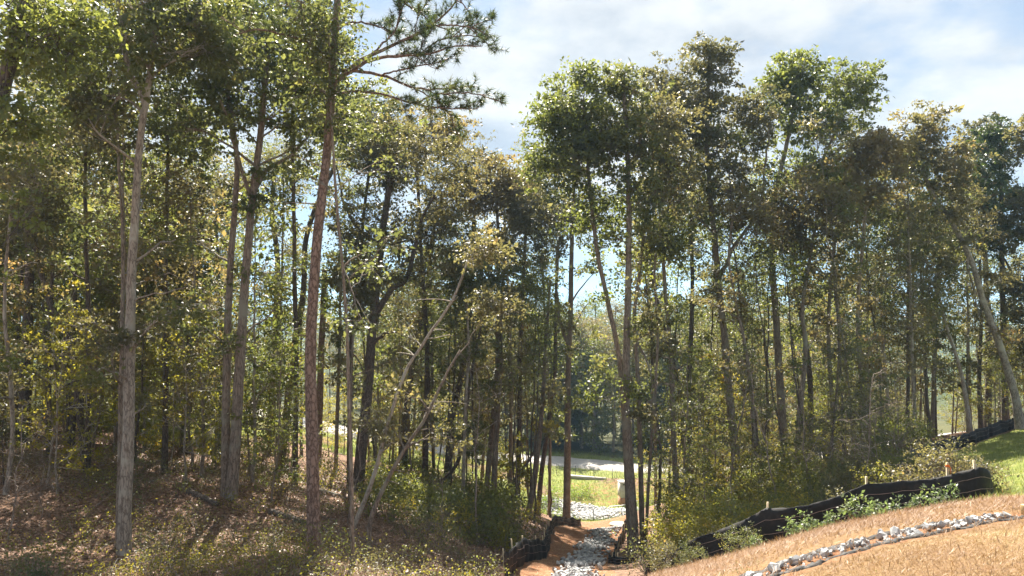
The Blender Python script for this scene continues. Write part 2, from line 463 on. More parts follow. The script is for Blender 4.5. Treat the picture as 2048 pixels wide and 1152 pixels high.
# ------------------------------------------------------------------ terrain
CP = [  # photo pixel, distance: where the ground shows
    (1750, 1150, 7.5), (2040, 1140, 6.5), (1500, 1152, 9.2), (1750, 1080, 9.2), (1980, 1042, 10.2), (2040, 1022, 10.6),
    (1700, 1050, 12.5), (1900, 1005, 14), (1540, 1098, 16), (1760, 1042, 16), (1970, 1000, 16), (1340, 1152, 17.5), (2040, 955, 18),
    (2040, 868, 42), (1960, 930, 25), (1900, 900, 40), (1860, 915, 36), (1790, 948, 30), (1650, 990, 30), (2048, 852, 46), (1800, 890, 48), (1500, 965, 45),
    (1400, 1110, 25), (1300, 1010, 52), (1480, 962, 40), (1270, 1116, 33), (1356, 1058, 38), (1382, 1012, 44), (1572, 948, 42), (1735, 930, 44),
    (1040, 1150, 26), (1150, 1142, 27.5), (1210, 1130, 30), (1100, 1095, 36), (1170, 1090, 38), (1238, 1086, 40), (1160, 1052, 50), (1240, 1056, 48), (1200, 1056, 49),
    (1133, 1048, 51), (1150, 1046, 58), (1260, 1046, 58), (1050, 1015, 55), (1100, 1038, 61), (1200, 1036, 62), (1150, 1006, 70), (1250, 1012, 71), (1290, 1008, 68),
    (1150, 962, 78), (1240, 958, 78), (1080, 950, 80), (1060, 985, 68), (1300, 962, 74),
    (1350, 943, 82), (1200, 930, 88), (1000, 916, 95), (850, 898, 100), (700, 868, 112), (560, 832, 130), (1500, 935, 78),
    (1100, 906, 98), (1300, 906, 100), (900, 880, 110),
    (248, 1122, 22), (628, 1096, 21), (460, 990, 27), (300, 1150, 19), (0, 1150, 18), (0, 900, 35), (300, 1000, 26), (300, 900, 40), (300, 850, 60),
    (730, 985, 40), (850, 1010, 38), (1000, 1005, 45), (950, 1100, 28), (800, 1150, 22), (565, 922, 45), (540, 905, 50), (640, 900, 60), (800, 940, 60), (950, 965, 60),
    (-300, 900, 35), (-400, 1150, 18), (-500, 850, 60), (450, 870, 90), (200, 840, 90), (-300, 800, 110),
]
cp = np.array([at(*c) for c in CP])
extra = np.array([(0, 0, -1.75), (-6, 3, -3.0), (-12, 8, -5.2), (6, 2, -1.6), (14, 6, -2.0), (22, 14, -3.0), (36, 24, -4.2), (50, 46, -6.0), (-25, 5, -5.5), (0, 9, -4.2), (-4, 13, -5.6), (2, 5, -2.6),
                  (60, 90, -14.0), (20, 140, -23.0), (-30, 160, -21.0), (60, 150, -22.0), (-90, 140, -17.0), (-60, 60, -9.0), (80, 60, -9.0), (0, -12, -1.2), (40, -10, -1.0), (-40, -10, -4.0)], float)
cp = np.vstack([cp, extra])


def _tps(d): return np.where(d > 1e-6, d * d * np.log(d + 1e-9), 0)


SC = 30.0
XY = cp[:, :2] / SC
_D = np.linalg.norm(XY[:, None] - XY[None], axis=-1)
_n = len(cp)
_A = np.zeros((_n + 3, _n + 3))
_A[:_n, :_n] = _tps(_D) + np.eye(_n) * 0.004
_A[:_n, _n:] = np.c_[np.ones(_n), XY]; _A[_n:, :_n] = _A[:_n, _n:].T
_W = np.linalg.solve(_A, np.concatenate([cp[:, 2], np.zeros(3)]))

ROAD = np.array([(-140, 190), (-62, 150), (-40, 130), (-24, 112), (-11.6, 100), (-1.5, 95), (10.3, 88), (17.8, 82), (27, 77), (45, 73), (75, 72), (120, 78)], float)


def road_y(x): return np.interp(x, ROAD[:, 0], ROAD[:, 1])


def sstep(a, b, x):
    t = np.clip((x - a) / (b - a), 0, 1); return t * t * (3 - 2 * t)


def height(x, y):
    x = np.asarray(x, float); y = np.asarray(y, float)
    shp = np.broadcast(x, y).shape
    xf, yf = np.broadcast_to(x, shp).ravel(), np.broadcast_to(y, shp).ravel()
    xc, yc = np.clip(xf, -140, 130), np.clip(yf, -20, 170)
    out = np.empty(len(xf))
    for i in range(0, len(xf), 20000):
        s = slice(i, i + 20000)
        q = np.c_[xc[s], yc[s]] / SC
        d = np.linalg.norm(q[:, None] - XY[None], axis=-1)
        out[s] = _tps(d) @ _W[:_n] + _W[_n] + q @ _W[_n + 1:]
    r = np.maximum(np.abs(xf) - 60, 0) ** 2 + np.maximum(yf - 130, 0) ** 2
    r = np.sqrt(r)
    far = -27 + 3 * fbm2(xf / 300, yf / 300, 3, 3)
    k = sstep(0, 110, r)
    out = out * (1 - k) + far * k
    out = np.clip(out, -34, 4)
    near = sstep(3, 12, yf) * (1 - sstep(90, 140, yf))
    out = out + near * 0.07 * fbm2(xf * 1.1, yf * 1.1, 8, 4)
    return out.reshape(shp)


def h1(x, y): return float(height(np.array([x]), np.array([y]))[0])


def ground_pt(px, Y):
    x = (px - 1024) / F * Y
    return np.array([x, Y, h1(x, Y)])


def poly_dist(x, y, P):
    """distance to polyline and arc position"""
    best = np.full(np.shape(x), 1e9)
    for (ax, ay), (bx, by) in zip(P[:-1], P[1:]):
        dx, dy = bx - ax, by - ay
        t = np.clip(((x - ax) * dx + (y - ay) * dy) / (dx * dx + dy * dy), 0, 1)
        best = np.minimum(best, np.hypot(x - ax - t * dx, y - ay - t * dy))
    return best


def in_poly(x, y, P):
    ins = np.zeros(np.shape(x), bool); n = len(P)
    for i in range(n):
        (x1, y1), (x2, y2) = P[i], P[(i + 1) % n]
        c = ((y1 > y) != (y2 > y)) & (x < (x2 - x1) * (y - y1) / (y2 - y1 + 1e-12) + x1)
        ins ^= c
    return ins


def gx(px, Y): return ((px - 1024) / F * Y, Y)


FENCE_CH_L = [gx(1163, 50), gx(1120, 45), gx(1098, 38), (1.45, 32), (0.35, 27.5), (-0.2, 24)]
FENCE_CH_R = [gx(1258, 49), gx(1250, 45), gx(1236, 39), gx(1222, 33), gx(1214, 30), gx(1250, 29), gx(1320, 29.5)]
CHANNEL = [gx(1216, 46.6), gx(1205, 43), gx(1185, 37), gx(1168, 32), gx(1158, 28), gx(1150, 25), (1.9, 21)]
FENCE_LOW = [gx(1942, 19.0), gx(1972, 17.4), gx(1980, 16.2), gx(1964, 15.5), gx(1930, 15.6), gx(1860, 15.9), gx(1760, 16.0), gx(1640, 16.2), gx(1540, 16.6), gx(1440, 17.2), gx(1350, 18.2), gx(1290, 19.0)]
FENCE_UP = [gx(2110, 52), gx(2040, 46), gx(1960, 42), gx(1900, 38.5), gx(1850, 35), gx(1810, 31), gx(1790, 28)]
DRAIN = [gx(2010, 10.4), gx(1960, 10.15), gx(1850, 9.8), gx(1750, 9.5), gx(1650, 9.2), gx(1560, 9.05), gx(1470, 8.95), gx(1380, 8.9)]
CLAY_POLY = [gx(1165, 53), gx(1260, 53), gx(1258, 48), gx(1236, 39), gx(1216, 30), gx(1230, 24), (3.0, 19), (0.2, 19), (-0.2, 24), (0.35, 27.5), (1.4, 32), gx(1098, 38), gx(1120, 45), gx(1163, 50)]
STRAW_POLY = [(-1.0, 4), (1.2, 7), gx(1290, 14), gx(1320, 17.2), gx(1440, 16.4), gx(1540, 15.9), gx(1640, 15.4), gx(1780, 15.0), gx(1900, 13.8), gx(1990, 13.2), gx(2100, 12.5), (14, 10), (20, 4), (10, -20), (-10, -20)]
GRASS_POLY = [gx(1975, 15.4), gx(1945, 20), gx(1925, 26), gx(1900, 33), gx(1905, 37.5), gx(1960, 41), gx(2040, 45), gx(2110, 51), (60, 56), (60, 8), (14, 10), gx(2100, 12.5), gx(1990, 13.2), gx(1900, 13.8)]
CLEAR_POLY = [gx(-50, 150), gx(-50, 74), gx(250, 68), gx(480, 64), gx(650, 62), gx(850, 62), gx(1040, 58), gx(1120, 53.5), gx(1290, 53.5), gx(1335, 58), gx(1345, 70), gx(1380, 88), (10, 100), (-10, 108), (-25, 120), (-42, 140)]
POND_C, POND_R = np.array([6.6, 65.5]), np.array([4.6, 4.4])


def axis_grid(a, lo, hi, step, far_lo, far_hi, g=1.16):
    core = np.arange(lo, hi + 1e-6, step)
    L_, R_ = [], []
    s, v = step, lo
    while v > far_lo: s *= g; v -= s; L_.append(v)
    s, v = step, hi
    while v < far_hi: s *= g; v += s; R_.append(v)
    return np.concatenate([L_[::-1], core, R_])


gxs = axis_grid(0, -26, 34, 0.32, -4500, 4500, 1.13)
gys = axis_grid(0, 4, 82, 0.32, -400, 6000, 1.12)
GX, GY = np.meshgrid(gxs, gys)
GZ = height(GX, GY)
pond = np.sqrt(((GX - POND_C[0]) / POND_R[0]) ** 2 + ((GY - POND_C[1]) / POND_R[1]) ** 2)
nx_, ny_ = len(gxs), len(gys)
ii = (np.arange(ny_ - 1)[:, None] * nx_ + np.arange(nx_ - 1)[None])
Qg = np.stack([ii, ii + 1, ii + nx_ + 1, ii + nx_], -1).reshape(-1, 4)
gm = make_mesh('ground', np.c_[GX.ravel(), GY.ravel(), GZ.ravel()], [Qg], ground_mat(), smooth=True)


def put_attr(name, v):
    a = gm.attributes.new(name, 'FLOAT', 'POINT'); a.data.foreach_set('value', np.asarray(v, np.float32).ravel())


clay = in_poly(GX, GY, CLAY_POLY) * 1.0
dband = poly_dist(GX, GY, DRAIN)
clay = np.maximum(clay, np.clip(1.0 - dband / 1.1, 0, 1) * 0.75 * (GX > 1))
clay = np.maximum(clay, ((GY > 70.5) & (GY < 77) & (GX > 6) & (GX < 13)) * 0.45)
clay = np.maximum(clay, in_poly(GX, GY, [gx(560, 108), gx(700, 104), gx(700, 84), gx(640, 90)]) * 0.55)
clay = np.maximum(clay, in_poly(GX, GY, STRAW_POLY) * np.clip(0.28 + 0.22 * fbm2(GX * 1.4, GY * 1.4, 61, 3), 0, 0.62))
put_attr('clay', clay)
put_attr('straw', in_poly(GX, GY, STRAW_POLY) * 1.0 * (GY > -15))
gr = in_poly(GX, GY, GRASS_POLY) * 1.0
clr = in_poly(GX, GY, CLEAR_POLY)
gr = np.maximum(gr, clr * (0.62 + 0.25 * np.sin(GX * 0.5 + GY * 0.31)))
gr = np.maximum(gr, (np.abs(GY - road_y(GX)) < 9) * 0.85)
put_attr('grass', gr)
put_attr('far', np.maximum(sstep(150, 260, np.hypot(GX, GY)), 0.85 * sstep(6.5, 11, GY - road_y(GX))))
ground = link('ground', gm); tag(ground, kind='structure')

# road: a raised gravel strip
rx = np.linspace(-140, 120, 150); ry = road_y(rx)
ry = np.convolve(np.pad(ry, 6, 'edge'), np.ones(13) / 13, 'valid')
rp = np.c_[rx, ry]; rt = unit(np.gradient(rp, axis=0)); rn = np.c_[-rt[:, 1], rt[:, 0]]
offs = np.array([-3.6, -3.1, -1.5, 0, 1.5, 3.1, 3.6]); lift = np.array([-0.4, 0.16, 0.2, 0.24, 0.2, 0.16, -0.4])
RP = rp[:, None] + rn[:, None] * offs[None, :, None]
zc = height(rp[:, 0], rp[:, 1])
zz = np.maximum(height(RP[..., 0], RP[..., 1]), zc[:, None] - 0.2) + lift[None]
Vr = np.c_[RP.reshape(-1, 2), zz.ravel()]
ir = (np.arange(149)[:, None] * 7 + np.arange(6)[None])
tag(mesh_obj('gravel_road', Vr, [np.stack([ir, ir + 7, ir + 8, ir + 1], -1).reshape(-1, 4)], M['road'], smooth=True), kind='structure')

# distant wooded ridge
hx = np.linspace(-3200, 3600, 260); hd = np.linspace(0, 1, 26)
HX, HD = np.meshgrid(hx, hd)
prof = np.sin(HD * math.pi / 1.1) ** 0.8
crest = 34 + 22 * fbm2(hx / 620, hx * 0, 5, 3) + 8 * fbm2(hx / 90, hx * 0, 6, 3)
HY = 2500 + HD * 1500 + 200 * fbm2(HX / 700, HX * 0, 9, 2)
HZ = -34 + prof * (crest[None] + 34) + 5 * fbm2(HX / 25, HD * 60, 12, 3) * prof
ih = (np.arange(25)[:, None] * 260 + np.arange(259)[None])
hill_m = simple_mat('distant_woodland', (0.02, 0.035, 0.015), (0.06, 0.075, 0.028), 0.02, 0.95, 0)
tag(mesh_obj('hill', np.c_[HX.ravel(), HY.ravel(), HZ.ravel()], [np.stack([ih, ih + 1, ih + 261, ih + 260], -1).reshape(-1, 4)], hill_m, smooth=True), kind='structure')

# air between here and the ridge
hz = Acc(); box(hz, (0, 1800, 48), (9600, 5000, 170))
haze = hz.obj('haze', None, smooth=False); tag(haze, kind='stuff')
hm, hN, hL, hout = new_mat('haze_air')
pv = hN.new('ShaderNodeVolumePrincipled'); pv.inputs['Color'].default_value = (0.42, 0.70, 1.0, 1)
pv.inputs['Density'].default_value = 0.00028; pv.inputs['Anisotropy'].default_value = 0.2
hL.new(pv.outputs[0], hout.inputs['Volume']); haze.data.materials.append(hm)

# ------------------------------------------------------------------ trees
def leaf_cloud(pos, L_, W_, outward=None, flat=0.45, droop=0.25, face=None):
    n = len(pos)
    d = rng.normal(0, 1, (n, 3))
    if outward is not None: d += outward * 0.9
    d[:, 2] -= droop
    d = unit(d)
    nrm = rng.normal(0, 1, (n, 3)) * (1 - flat); nrm += (UP if face is None else face) * flat * 1.5
    s = unit(np.cross(d, nrm)); nn = np.cross(s, d)
    L_ = np.asarray(L_)[:, None] * np.ones((n, 1)); W_ = np.asarray(W_)[:, None] * np.ones((n, 1))
    a = pos; b = pos + d * L_ * 0.45 + s * W_ * 0.5 + nn * W_ * 0.14; c = pos + d * L_; e = pos + d * L_ * 0.45 - s * W_ * 0.5 + nn * W_ * 0.14
    V = np.stack([a, b, c, e], 1).reshape(-1, 3)
    return V, np.arange(n * 4).reshape(n, 4)


def bezier(a, b, lift, n=6, side=0.12):
    d = b - a; L_ = np.linalg.norm(d)
    m1 = a + d * 0.35 + rng.normal(0, side, 3) * L_ * 0.5 + UP * lift * L_ * 0.5
    m2 = a + d * 0.7 + rng.normal(0, side, 3) * L_ * 0.5 + UP * lift * L_ * 0.4
    t = np.linspace(0, 1, n)[:, None]
    return (1 - t) ** 3 * a + 3 * (1 - t) ** 2 * t * m1 + 3 * (1 - t) * t * t * m2 + t ** 3 * b


def grow(trunk, rad, clumps, leaf_n=45, sub_n=11, leaf=0.15, sigma=0.36, limb_lo=0.3, twig=True, tint0=0.45, wide=0.62, flat=0.45):
    """Limbs from the trunk to each clump of foliage, twigs inside each clump, leaves round the twigs.
    trunk (n,3), rad (n,), clumps list of (centre, radii). Returns limbs Acc, leaf V, Q, tint"""
    limbs = Acc(); LV, LQ, LT, nv = [], [], [], 0
    sub_all = sub_n
    z = trunk[:, 2]; zb, zt = z[0], z[-1]
    lo = z > zb + limb_lo * (zt - zb); lo[-1] = False
    if not lo.any(): lo[len(z) // 2] = True
    NP, NR = trunk[lo].copy(), rad[lo].copy()          # places a limb may fork from: the stem, then the limbs already grown
    order = sorted(clumps, key=lambda q: np.min(np.linalg.norm(trunk - np.asarray(q[0], float), axis=1)))
    for c, r in order:
        c = np.asarray(c, float); r = np.asarray(r, float)
        dv = c - NP; hd = np.linalg.norm(dv[:, :2], axis=1); dist = np.linalg.norm(dv, axis=1)
        k = int(np.argmin(dist + 1.3 * np.maximum(0, 0.55 * hd - dv[:, 2]) + rng.uniform(0, 0.35, len(dist))))
        r0 = min(NR[k] * 0.62, 0.014 * dist[k] + 0.022)
        path = bezier(NP[k], c, 0.12, 8, 0.2)
        path[2:-1] += rng.normal(0, 0.035, path[2:-1].shape) * min(1.0, dist[k] / 2)
        rr_ = np.linspace(r0, max(0.011, r0 * 0.4), 8)
        tube(limbs, path, rr_, 5 if r0 > 0.05 else 4)
        NP = np.vstack([NP, path[2:7]]); NR = np.concatenate([NR, rr_[2:7]])
        sub_n = max(4, int(sub_all * min(1.0, max(r) / 1.1)))
        u = unit(rng.normal(0, 1, (sub_n, 3))) * (rng.uniform(0.1, 1.35, (sub_n, 1)) ** 0.5)
        subs = c + u * r
        ct = tint0 + rng.normal(0, 0.11)
        for s_ in subs:
            if twig:
                a = path[rng.integers(3, 8)]
                tw = bezier(a, s_, 0.05, 4)
                tube(limbs, tw, np.linspace(max(0.012, r0 * 0.25), 0.006, 4), 3, cap=False)
            n = max(6, int(leaf_n * rng.uniform(0.55, 1.4)))
            sg = sigma * rng.uniform(0.7, 1.35)
            fc = unit(UP + rng.normal(0, 0.38, 3))          # each spray has a plane of its own
            off = unit(rng.normal(0, 1, (n, 3))) * (rng.uniform(0, 1, (n, 1)) ** 0.55) * sg * 1.6
            off -= (off @ fc)[:, None] * fc * 0.68
            p = s_ + off
            ow = unit(p - c)
            sz = leaf * rng.uniform(0.8, 1.2) * np.exp(rng.normal(0, 0.28, n))
            V, Q = leaf_cloud(p, sz, sz * wide, ow, flat, 0.25, fc)
            LV.append(V); LQ.append(Q + nv); nv += len(V)
            LT.append(np.clip(ct + rng.normal(0, 0.08) + rng.normal(0, 0.10, n), 0, 1))
    return limbs, np.concatenate(LV), np.concatenate(LQ), np.concatenate(LT)


def needles(paths, per=16, ln=0.17, step=0.16, start=0.35, spread=0.5, twigL=0.7):
    """Tufts of needles on side shoots along branch paths. Returns limbs Acc, V, T, tint"""
    tw = Acc(); P, D, TT = [], [], []
    for path in paths:
        path = np.asarray(path); n = len(path)
        seg = np.linalg.norm(np.diff(path, axis=0), axis=1); s = np.concatenate([[0], np.cumsum(seg)])
        tpos = np.arange(s[-1] * start, s[-1], step)
        base = np.stack([np.interp(tpos, s, path[:, i]) for i in range(3)], 1)
        dr = unit(np.gradient(path, axis=0)); bd = np.stack([np.interp(tpos, s, dr[:, i]) for i in range(3)], 1)
        for b, d, t in list(zip(base, bd, tpos)) + [(path[-1], dr[-1], s[-1])]:
            out = unit(d * 0.8 + rng.normal(0, 1, 3) * spread + UP * 0.35)
            L_ = twigL * rng.uniform(0.4, 1.1) * (1.15 - 0.5 * t / s[-1])
            e = b + out * L_ + UP * 0.05
            q = bezier(b, e, 0.05, 4)
            tube(tw, q, np.linspace(0.011, 0.005, 4), 3, cap=False)
            ti = rng.normal(0.5, 0.16)
            m = max(3, int(L_ / 0.09))
            for f in np.linspace(0.3, 1.0, m):
                c = q[0] + (q[-1] - q[0]) * f + rng.normal(0, 0.02, 3)
                dd = unit(out * 0.9 + rng.normal(0, 0.75, (per, 3)))
                P.append(np.tile(c, (per, 1))); D.append(dd); TT.append(np.clip(ti + rng.normal(0, 0.1, per), 0, 1))
    P, D, TT = np.concatenate(P), np.concatenate(D), np.concatenate(TT)
    n = len(P); L_ = ln * rng.uniform(0.7, 1.2, (n, 1))
    sd = unit(np.cross(D, rng.normal(0, 1, (n, 3)))) * 0.008
    V = np.stack([P - sd, P + sd, P + D * L_], 1).reshape(-1, 3)
    return tw, V, np.arange(n * 3).reshape(n, 3), TT


def trunk_profile(path, r0, r1, flare=0.45):
    s = np.concatenate([[0], np.cumsum(np.linalg.norm(np.diff(path, axis=0), axis=1))])
    t = s / s[-1]
    return (r0 + (r1 - r0) * t ** 0.85) * (1 + flare * np.exp(-s / 0.35))


HEROES = []        # (px of base, distance, short description) used when describing the trees around them


def hero(name, label, pts, Y, w0, w1, crowns, bark='brown', leaf='oak', limbs=(), short=None, top=None, leaf_n=34, sub_n=10, lsize=0.12, sides=14,
         clump=1.35, depth=None, dY=0.0, sigma=0.30, group=None, cat='tree', tint0=0.45, limb_lo=0.3, stubs=0, sprigs=7):
    """One tree that the photo lets you single out: its trunk runs through photo pixels pts at distance Y; crowns are ellipses (px, py, rx, ry, n clumps)."""
    P = []
    for i, (px, py) in enumerate(pts):
        yy = Y + dY * i / max(1, len(pts) - 1)
        P.append(at(px, py, yy))
    P = np.array(P)
    b = P[0].copy(); b[2] = h1(b[0], b[1])
    P[0] = b
    if len(P) > 2 and P[1][2] < b[2] + 0.6: P = np.delete(P, 1, 0)
    base = b.copy()
    P = np.vstack([P[0] - np.array([0, 0, 0.4]), P])
    if top is not None: P = np.vstack([P, at(top[0], top[1], Y + dY)])
    L_ = np.linalg.norm(P[-1] - P[0])
    n = int(max(16, L_ / 0.35))
    path = spline(P, n)
    path[3:, :2] += (np.cumsum(rng.normal(0, 0.012, (n, 2)), 0) * np.linspace(0, 1, n)[:, None])[3:]
    r0, r1 = w0 / 2 / F * Y, w1 / 2 / F * Y
    rad = trunk_profile(path, r0, r1)
    root = empty(name, base)
    tag(root, label, cat, group)
    ta = Acc(); tube(ta, path, rad, sides, rough=0.03)
    ta.obj('trunk', B[bark], root, off=base)
    cl = []
    for (cx, cy, rx_, ry_, k) in crowns:
        rxm, rym = rx_ / F * Y, ry_ / F * Y
        dm = depth if depth is not None else 0.8 * min(rxm, 3.2)
        for _ in range(int(round(k * 1.7))):
            u = unit(rng.normal(0, 1, 3)) * rng.uniform(0, 1) ** 0.42
            c = at(cx, cy, Y + dY) + u * np.array([max(rxm - 0.5, 0.2), dm, max(rym - 0.4, 0.2)])
            q = min(clump, 0.55 * max(rxm, rym) + 0.15) * rng.uniform(0.7, 1.2)
            cl.append((c, (q, q, q * 0.72)))
    if cl:                                             # short leafy shoots low on the stem
        for _ in range(sprigs):
            k = int(rng.uniform(0.28, 0.8) * len(path)); th = rng.uniform(0, 6.28); d_ = rng.uniform(0.5, 1.7)
            cl.append((path[k] + np.array([math.cos(th) * d_, math.sin(th) * d_, 0.4]), (0.55, 0.55, 0.4)))
    la = Acc()
    for lp in limbs:
        pts_l, a, z_ = lp[0], lp[1], lp[2]
        dd = lp[3] if len(lp) > 3 else 0
        Q = np.array([at(px, py, Y + dY * 0.7 + dd * i / (len(pts_l) - 1)) for i, (px, py) in enumerate(pts_l)])
        k = np.argmin(np.linalg.norm(path - Q[0], axis=1)); Q[0] = path[k]
        q = spline(Q, max(8, int(np.linalg.norm(Q[-1] - Q[0]) / 0.4)))
        q[1:-1] += rng.normal(0, 0.025, q[1:-1].shape)
        lm_ = Acc(); tube(lm_, q, np.linspace(a / 2 / F * Y, z_ / 2 / F * Y, len(q)), 8); lm_.obj('limb', B[bark], root, off=base)
    for _ in range(stubs):
        k = rng.integers(len(path) // 4, len(path) - 3); th = rng.uniform(0, 6.28); L2 = rng.uniform(0.5, 1.6)
        e = path[k] + np.array([math.cos(th), math.sin(th), rng.uniform(-0.2, 0.4)]) * L2
        tube(la, bezier(path[k], e, 0.05, 6), np.linspace(0.022, 0.007, 6), 4)
    if cl:
        lb, V, Q, T = grow(path, rad, cl, leaf_n, sub_n, lsize, sigma, limb_lo, tint0=tint0)
        if lb.n: la.add(lb.verts(), *(lb.polys() + [None, None])[:2])
        mesh_obj('crown', V - base, [Q], G[leaf], root, tint=T)
    if la.n: tag(la.obj('branches', B[bark], root, off=base), kind='stuff')
    HEROES.append((pts[0][0], Y, short or label))
    return root, path, rad, base


# --- the trees of the photograph that can be told apart
hero('oak_tree', 'grey lichened oak forking into two stems high up, tall on the left', [(248, 1120), (250, 1000), (257, 850), (262, 600), (270, 430), (281, 270), (292, 190), (305, 90), (322, -30)], 22, 27, 9,
     [(300, 40, 210, 130, 16), (150, 130, 120, 110, 7), (420, 60, 110, 120, 7)], 'grey', 'oak', short='the grey forked oak', sides=18, lsize=0.13,
     limbs=[([(286, 215), (262, 150), (247, 95), (238, 10), (230, -60)], 13, 7), ([(270, 610), (300, 588), (345, 582), (370, 575)], 4, 1.5, -1.0)], leaf_n=38)
hero('oak_tree', 'thin dark stem pressed close beside the grey forked oak', [(238, 985), (243, 800), (247, 620), (250, 450), (244, 300), (240, 220)], 22.6, 12, 5, [(215, 250, 70, 90, 5)], 'brown', 'dull', lsize=0.12)
# red-barked pine with boughs against the sky
PINE_Y = 21.0
pr, ppath, prad, pbase = hero('pine_tree', 'straight red-barked pine with long boughs reaching over the sky gap', [(628, 1096), (624, 900), (619, 700), (628, 520), (645, 350), (655, 250), (664, 100), (676, -60), (690, -260)],
                              PINE_Y, 28, 11, [], 'pine', short='the red-barked pine', sides=20, stubs=5)
boughs = [
    ([(672, 160), (720, 122), (760, 102), (812, 78), (862, 52), (905, 12), (930, -30)], 11, 0.5), ([(668, 165), (740, 120), (800, 112), (860, 106), (915, 92), (965, 92)], 9, -0.8),
    ([(664, 150), (705, 142), (760, 150), (830, 176), (890, 178), (945, 172)], 8, 0.3), ([(664, 190), (700, 182), (760, 188), (830, 208), (880, 216), (955, 218)], 6, -0.4),
    ([(668, 60), (700, 46), (750, 50), (790, 70), (810, 88)], 6, 1.0), ([(672, 0), (760, -20), (830, 20), (870, 50), (900, 60)], 7, 1.2), ([(676, -60), (780, -70), (880, -40), (935, 20)], 8, 0.0),
    ([(662, 120), (600, 80), (520, 60), (470, 70)], 8, -1.0), ([(664, 60), (610, 20), (560, 10)], 7, 1.0), ([(680, -120), (760, -140), (850, -110)], 7, 0.6), ([(680, -120), (600, -150), (520, -120)], 7, -0.6),
    ([(660, 200), (630, 170), (600, 165), (570, 178)], 5, 1.5), ([(690, -250), (740, -330), (800, -350)], 6, 0), ([(690, -250), (640, -330), (580, -340)], 6, 0),
    ([(740, 112), (790, 60), (800, 20), (790, -20)], 5, 0.6), ([(860, 52), (900, 50), (945, 55), (970, 68)], 4, 0.2), ([(840, 107), (880, 80), (930, 70), (960, 75)], 4, 0.5),
    ([(760, 150), (800, 140), (850, 130), (875, 125)], 4, -0.6), ([(830, 208), (870, 190), (920, 185), (968, 190)], 4, -0.5), ([(830, 178), (870, 200), (905, 235), (900, 240)], 3, 0.3),
]
bl, bpaths = Acc(), []
for pts_, w_, dd in boughs:
    Q = np.array([at(px, py, PINE_Y + dd * min(1, i / 2)) for i, (px, py) in enumerate(pts_)])
    if pts_[0][0] < 700: Q[0] = ppath[np.argmin(np.linalg.norm(ppath - Q[0], axis=1))]
    q = spline(Q, 20); q[1:-1] += rng.normal(0, 0.012, q[1:-1].shape)
    lm_ = Acc(); tube(lm_, q, np.linspace(w_ / 2 / F * PINE_Y, 0.014, 20), 6); lm_.obj('limb', B['pine'], pr, off=pbase); bpaths.append(q)
    for k in rng.integers(8, 19, 2):                       # branchlets off the bough
        e = q[k] + unit(unit(q[-1] - q[0]) + rng.normal(0, 0.7, 3) + UP * 0.25) * rng.uniform(0.5, 1.1)
        b_ = bezier(q[k], e, 0.08, 7); tube(bl, b_, np.linspace(0.018, 0.008, 7), 4); bpaths.append(b_)
tw, V, T3, TT = needles(bpaths, per=17, ln=0.2, step=0.13, start=0.42, twigL=0.5)
bl.add(tw.verts(), *(tw.polys() + [None, None])[:2])
tag(bl.obj('branches', B['pine'], pr, off=pbase), kind='stuff')
mesh_obj('crown', V - pbase, [T3], G['needle'], pr, tint=TT)

hero('oak_tree', 'twin brown oak, right-hand stem with a long limb curving right', [(462, 990), (470, 900), (480, 700), (490, 520), (499, 400), (510, 300), (520, 200), (528, 80), (535, -40)], 27, 24, 9,
     [(520, 60, 170, 130, 15), (430, 200, 110, 110, 8), (600, 200, 90, 90, 6)], 'brown', 'oak', short='the twin brown oak', sides=16, lsize=0.14,
     limbs=[([(500, 385), (530, 345), (575, 315), (605, 285), (625, 255)], 10, 4, 1.2), ([(497, 420), (470, 300), (452, 230), (440, 200)], 9, 4, -1)], leaf_n=38)
hero('oak_tree', 'twin brown oak, left-hand stem leaning slightly away from its partner', [(452, 985), (452, 850), (455, 700), (463, 520), (472, 400), (476, 320), (462, 210), (445, 90)], 27.2, 20, 7, [(400, 80, 110, 110, 8)], 'brown', 'oak', lsize=0.14)
hero('oak_tree', 'big dark trunk leaning in at the top left corner', [(-150, 1010), (-120, 800), (-70, 500), (-20, 260), (15, 110), (45, 10), (80, -110)], 17, 44, 24, [(90, 60, 130, 90, 9), (30, 230, 80, 80, 4)], 'dark', 'bright', short='the dark corner trunk', lsize=0.12)
hero('oak_tree', 'dark crooked stem bending left as it rises through the left thicket', [(172, 884), (158, 820), (145, 710), (127, 655), (97, 600), (70, 500), (62, 380), (70, 270)], 33, 15, 7, [(80, 330, 110, 110, 9)], 'dark', 'dull', short='the crooked dark stem')
hero('oak_tree', 'stout dark trunk near the left edge behind thin grey stems', [(50, 860), (50, 760), (58, 620), (62, 450), (60, 300)], 38, 24, 12, [(60, 420, 120, 130, 12)], 'dark', 'oak')
hero('oak_tree', 'grey slender stem with lichen at the far left edge', [(12, 985), (25, 880), (20, 760), (8, 640), (15, 500), (30, 380)], 26, 10, 5, [(60, 400, 90, 90, 6)], 'grey', 'dull')
hero('oak_tree', 'straight dark pole at the left with a bare lower trunk', [(97, 935), (98, 800), (100, 650), (108, 500), (118, 380)], 34, 10, 5, [(150, 450, 90, 90, 7)], 'dark', 'oak')
hero('oak_tree', 'dark trunk leaning right between the grey oak and the twin oak', [(372, 885), (378, 780), (386, 660), (396, 560), (400, 430), (396, 320)], 40, 18, 9, [(370, 400, 110, 120, 11)], 'dark', 'oak', short='the dark leaning trunk')
hero('oak_tree', 'second dark stem crossing behind the leaning dark trunk', [(366, 880), (372, 780), (380, 660), (378, 560), (362, 430)], 41, 13, 7, [(330, 470, 80, 90, 7)], 'dark', 'dull')
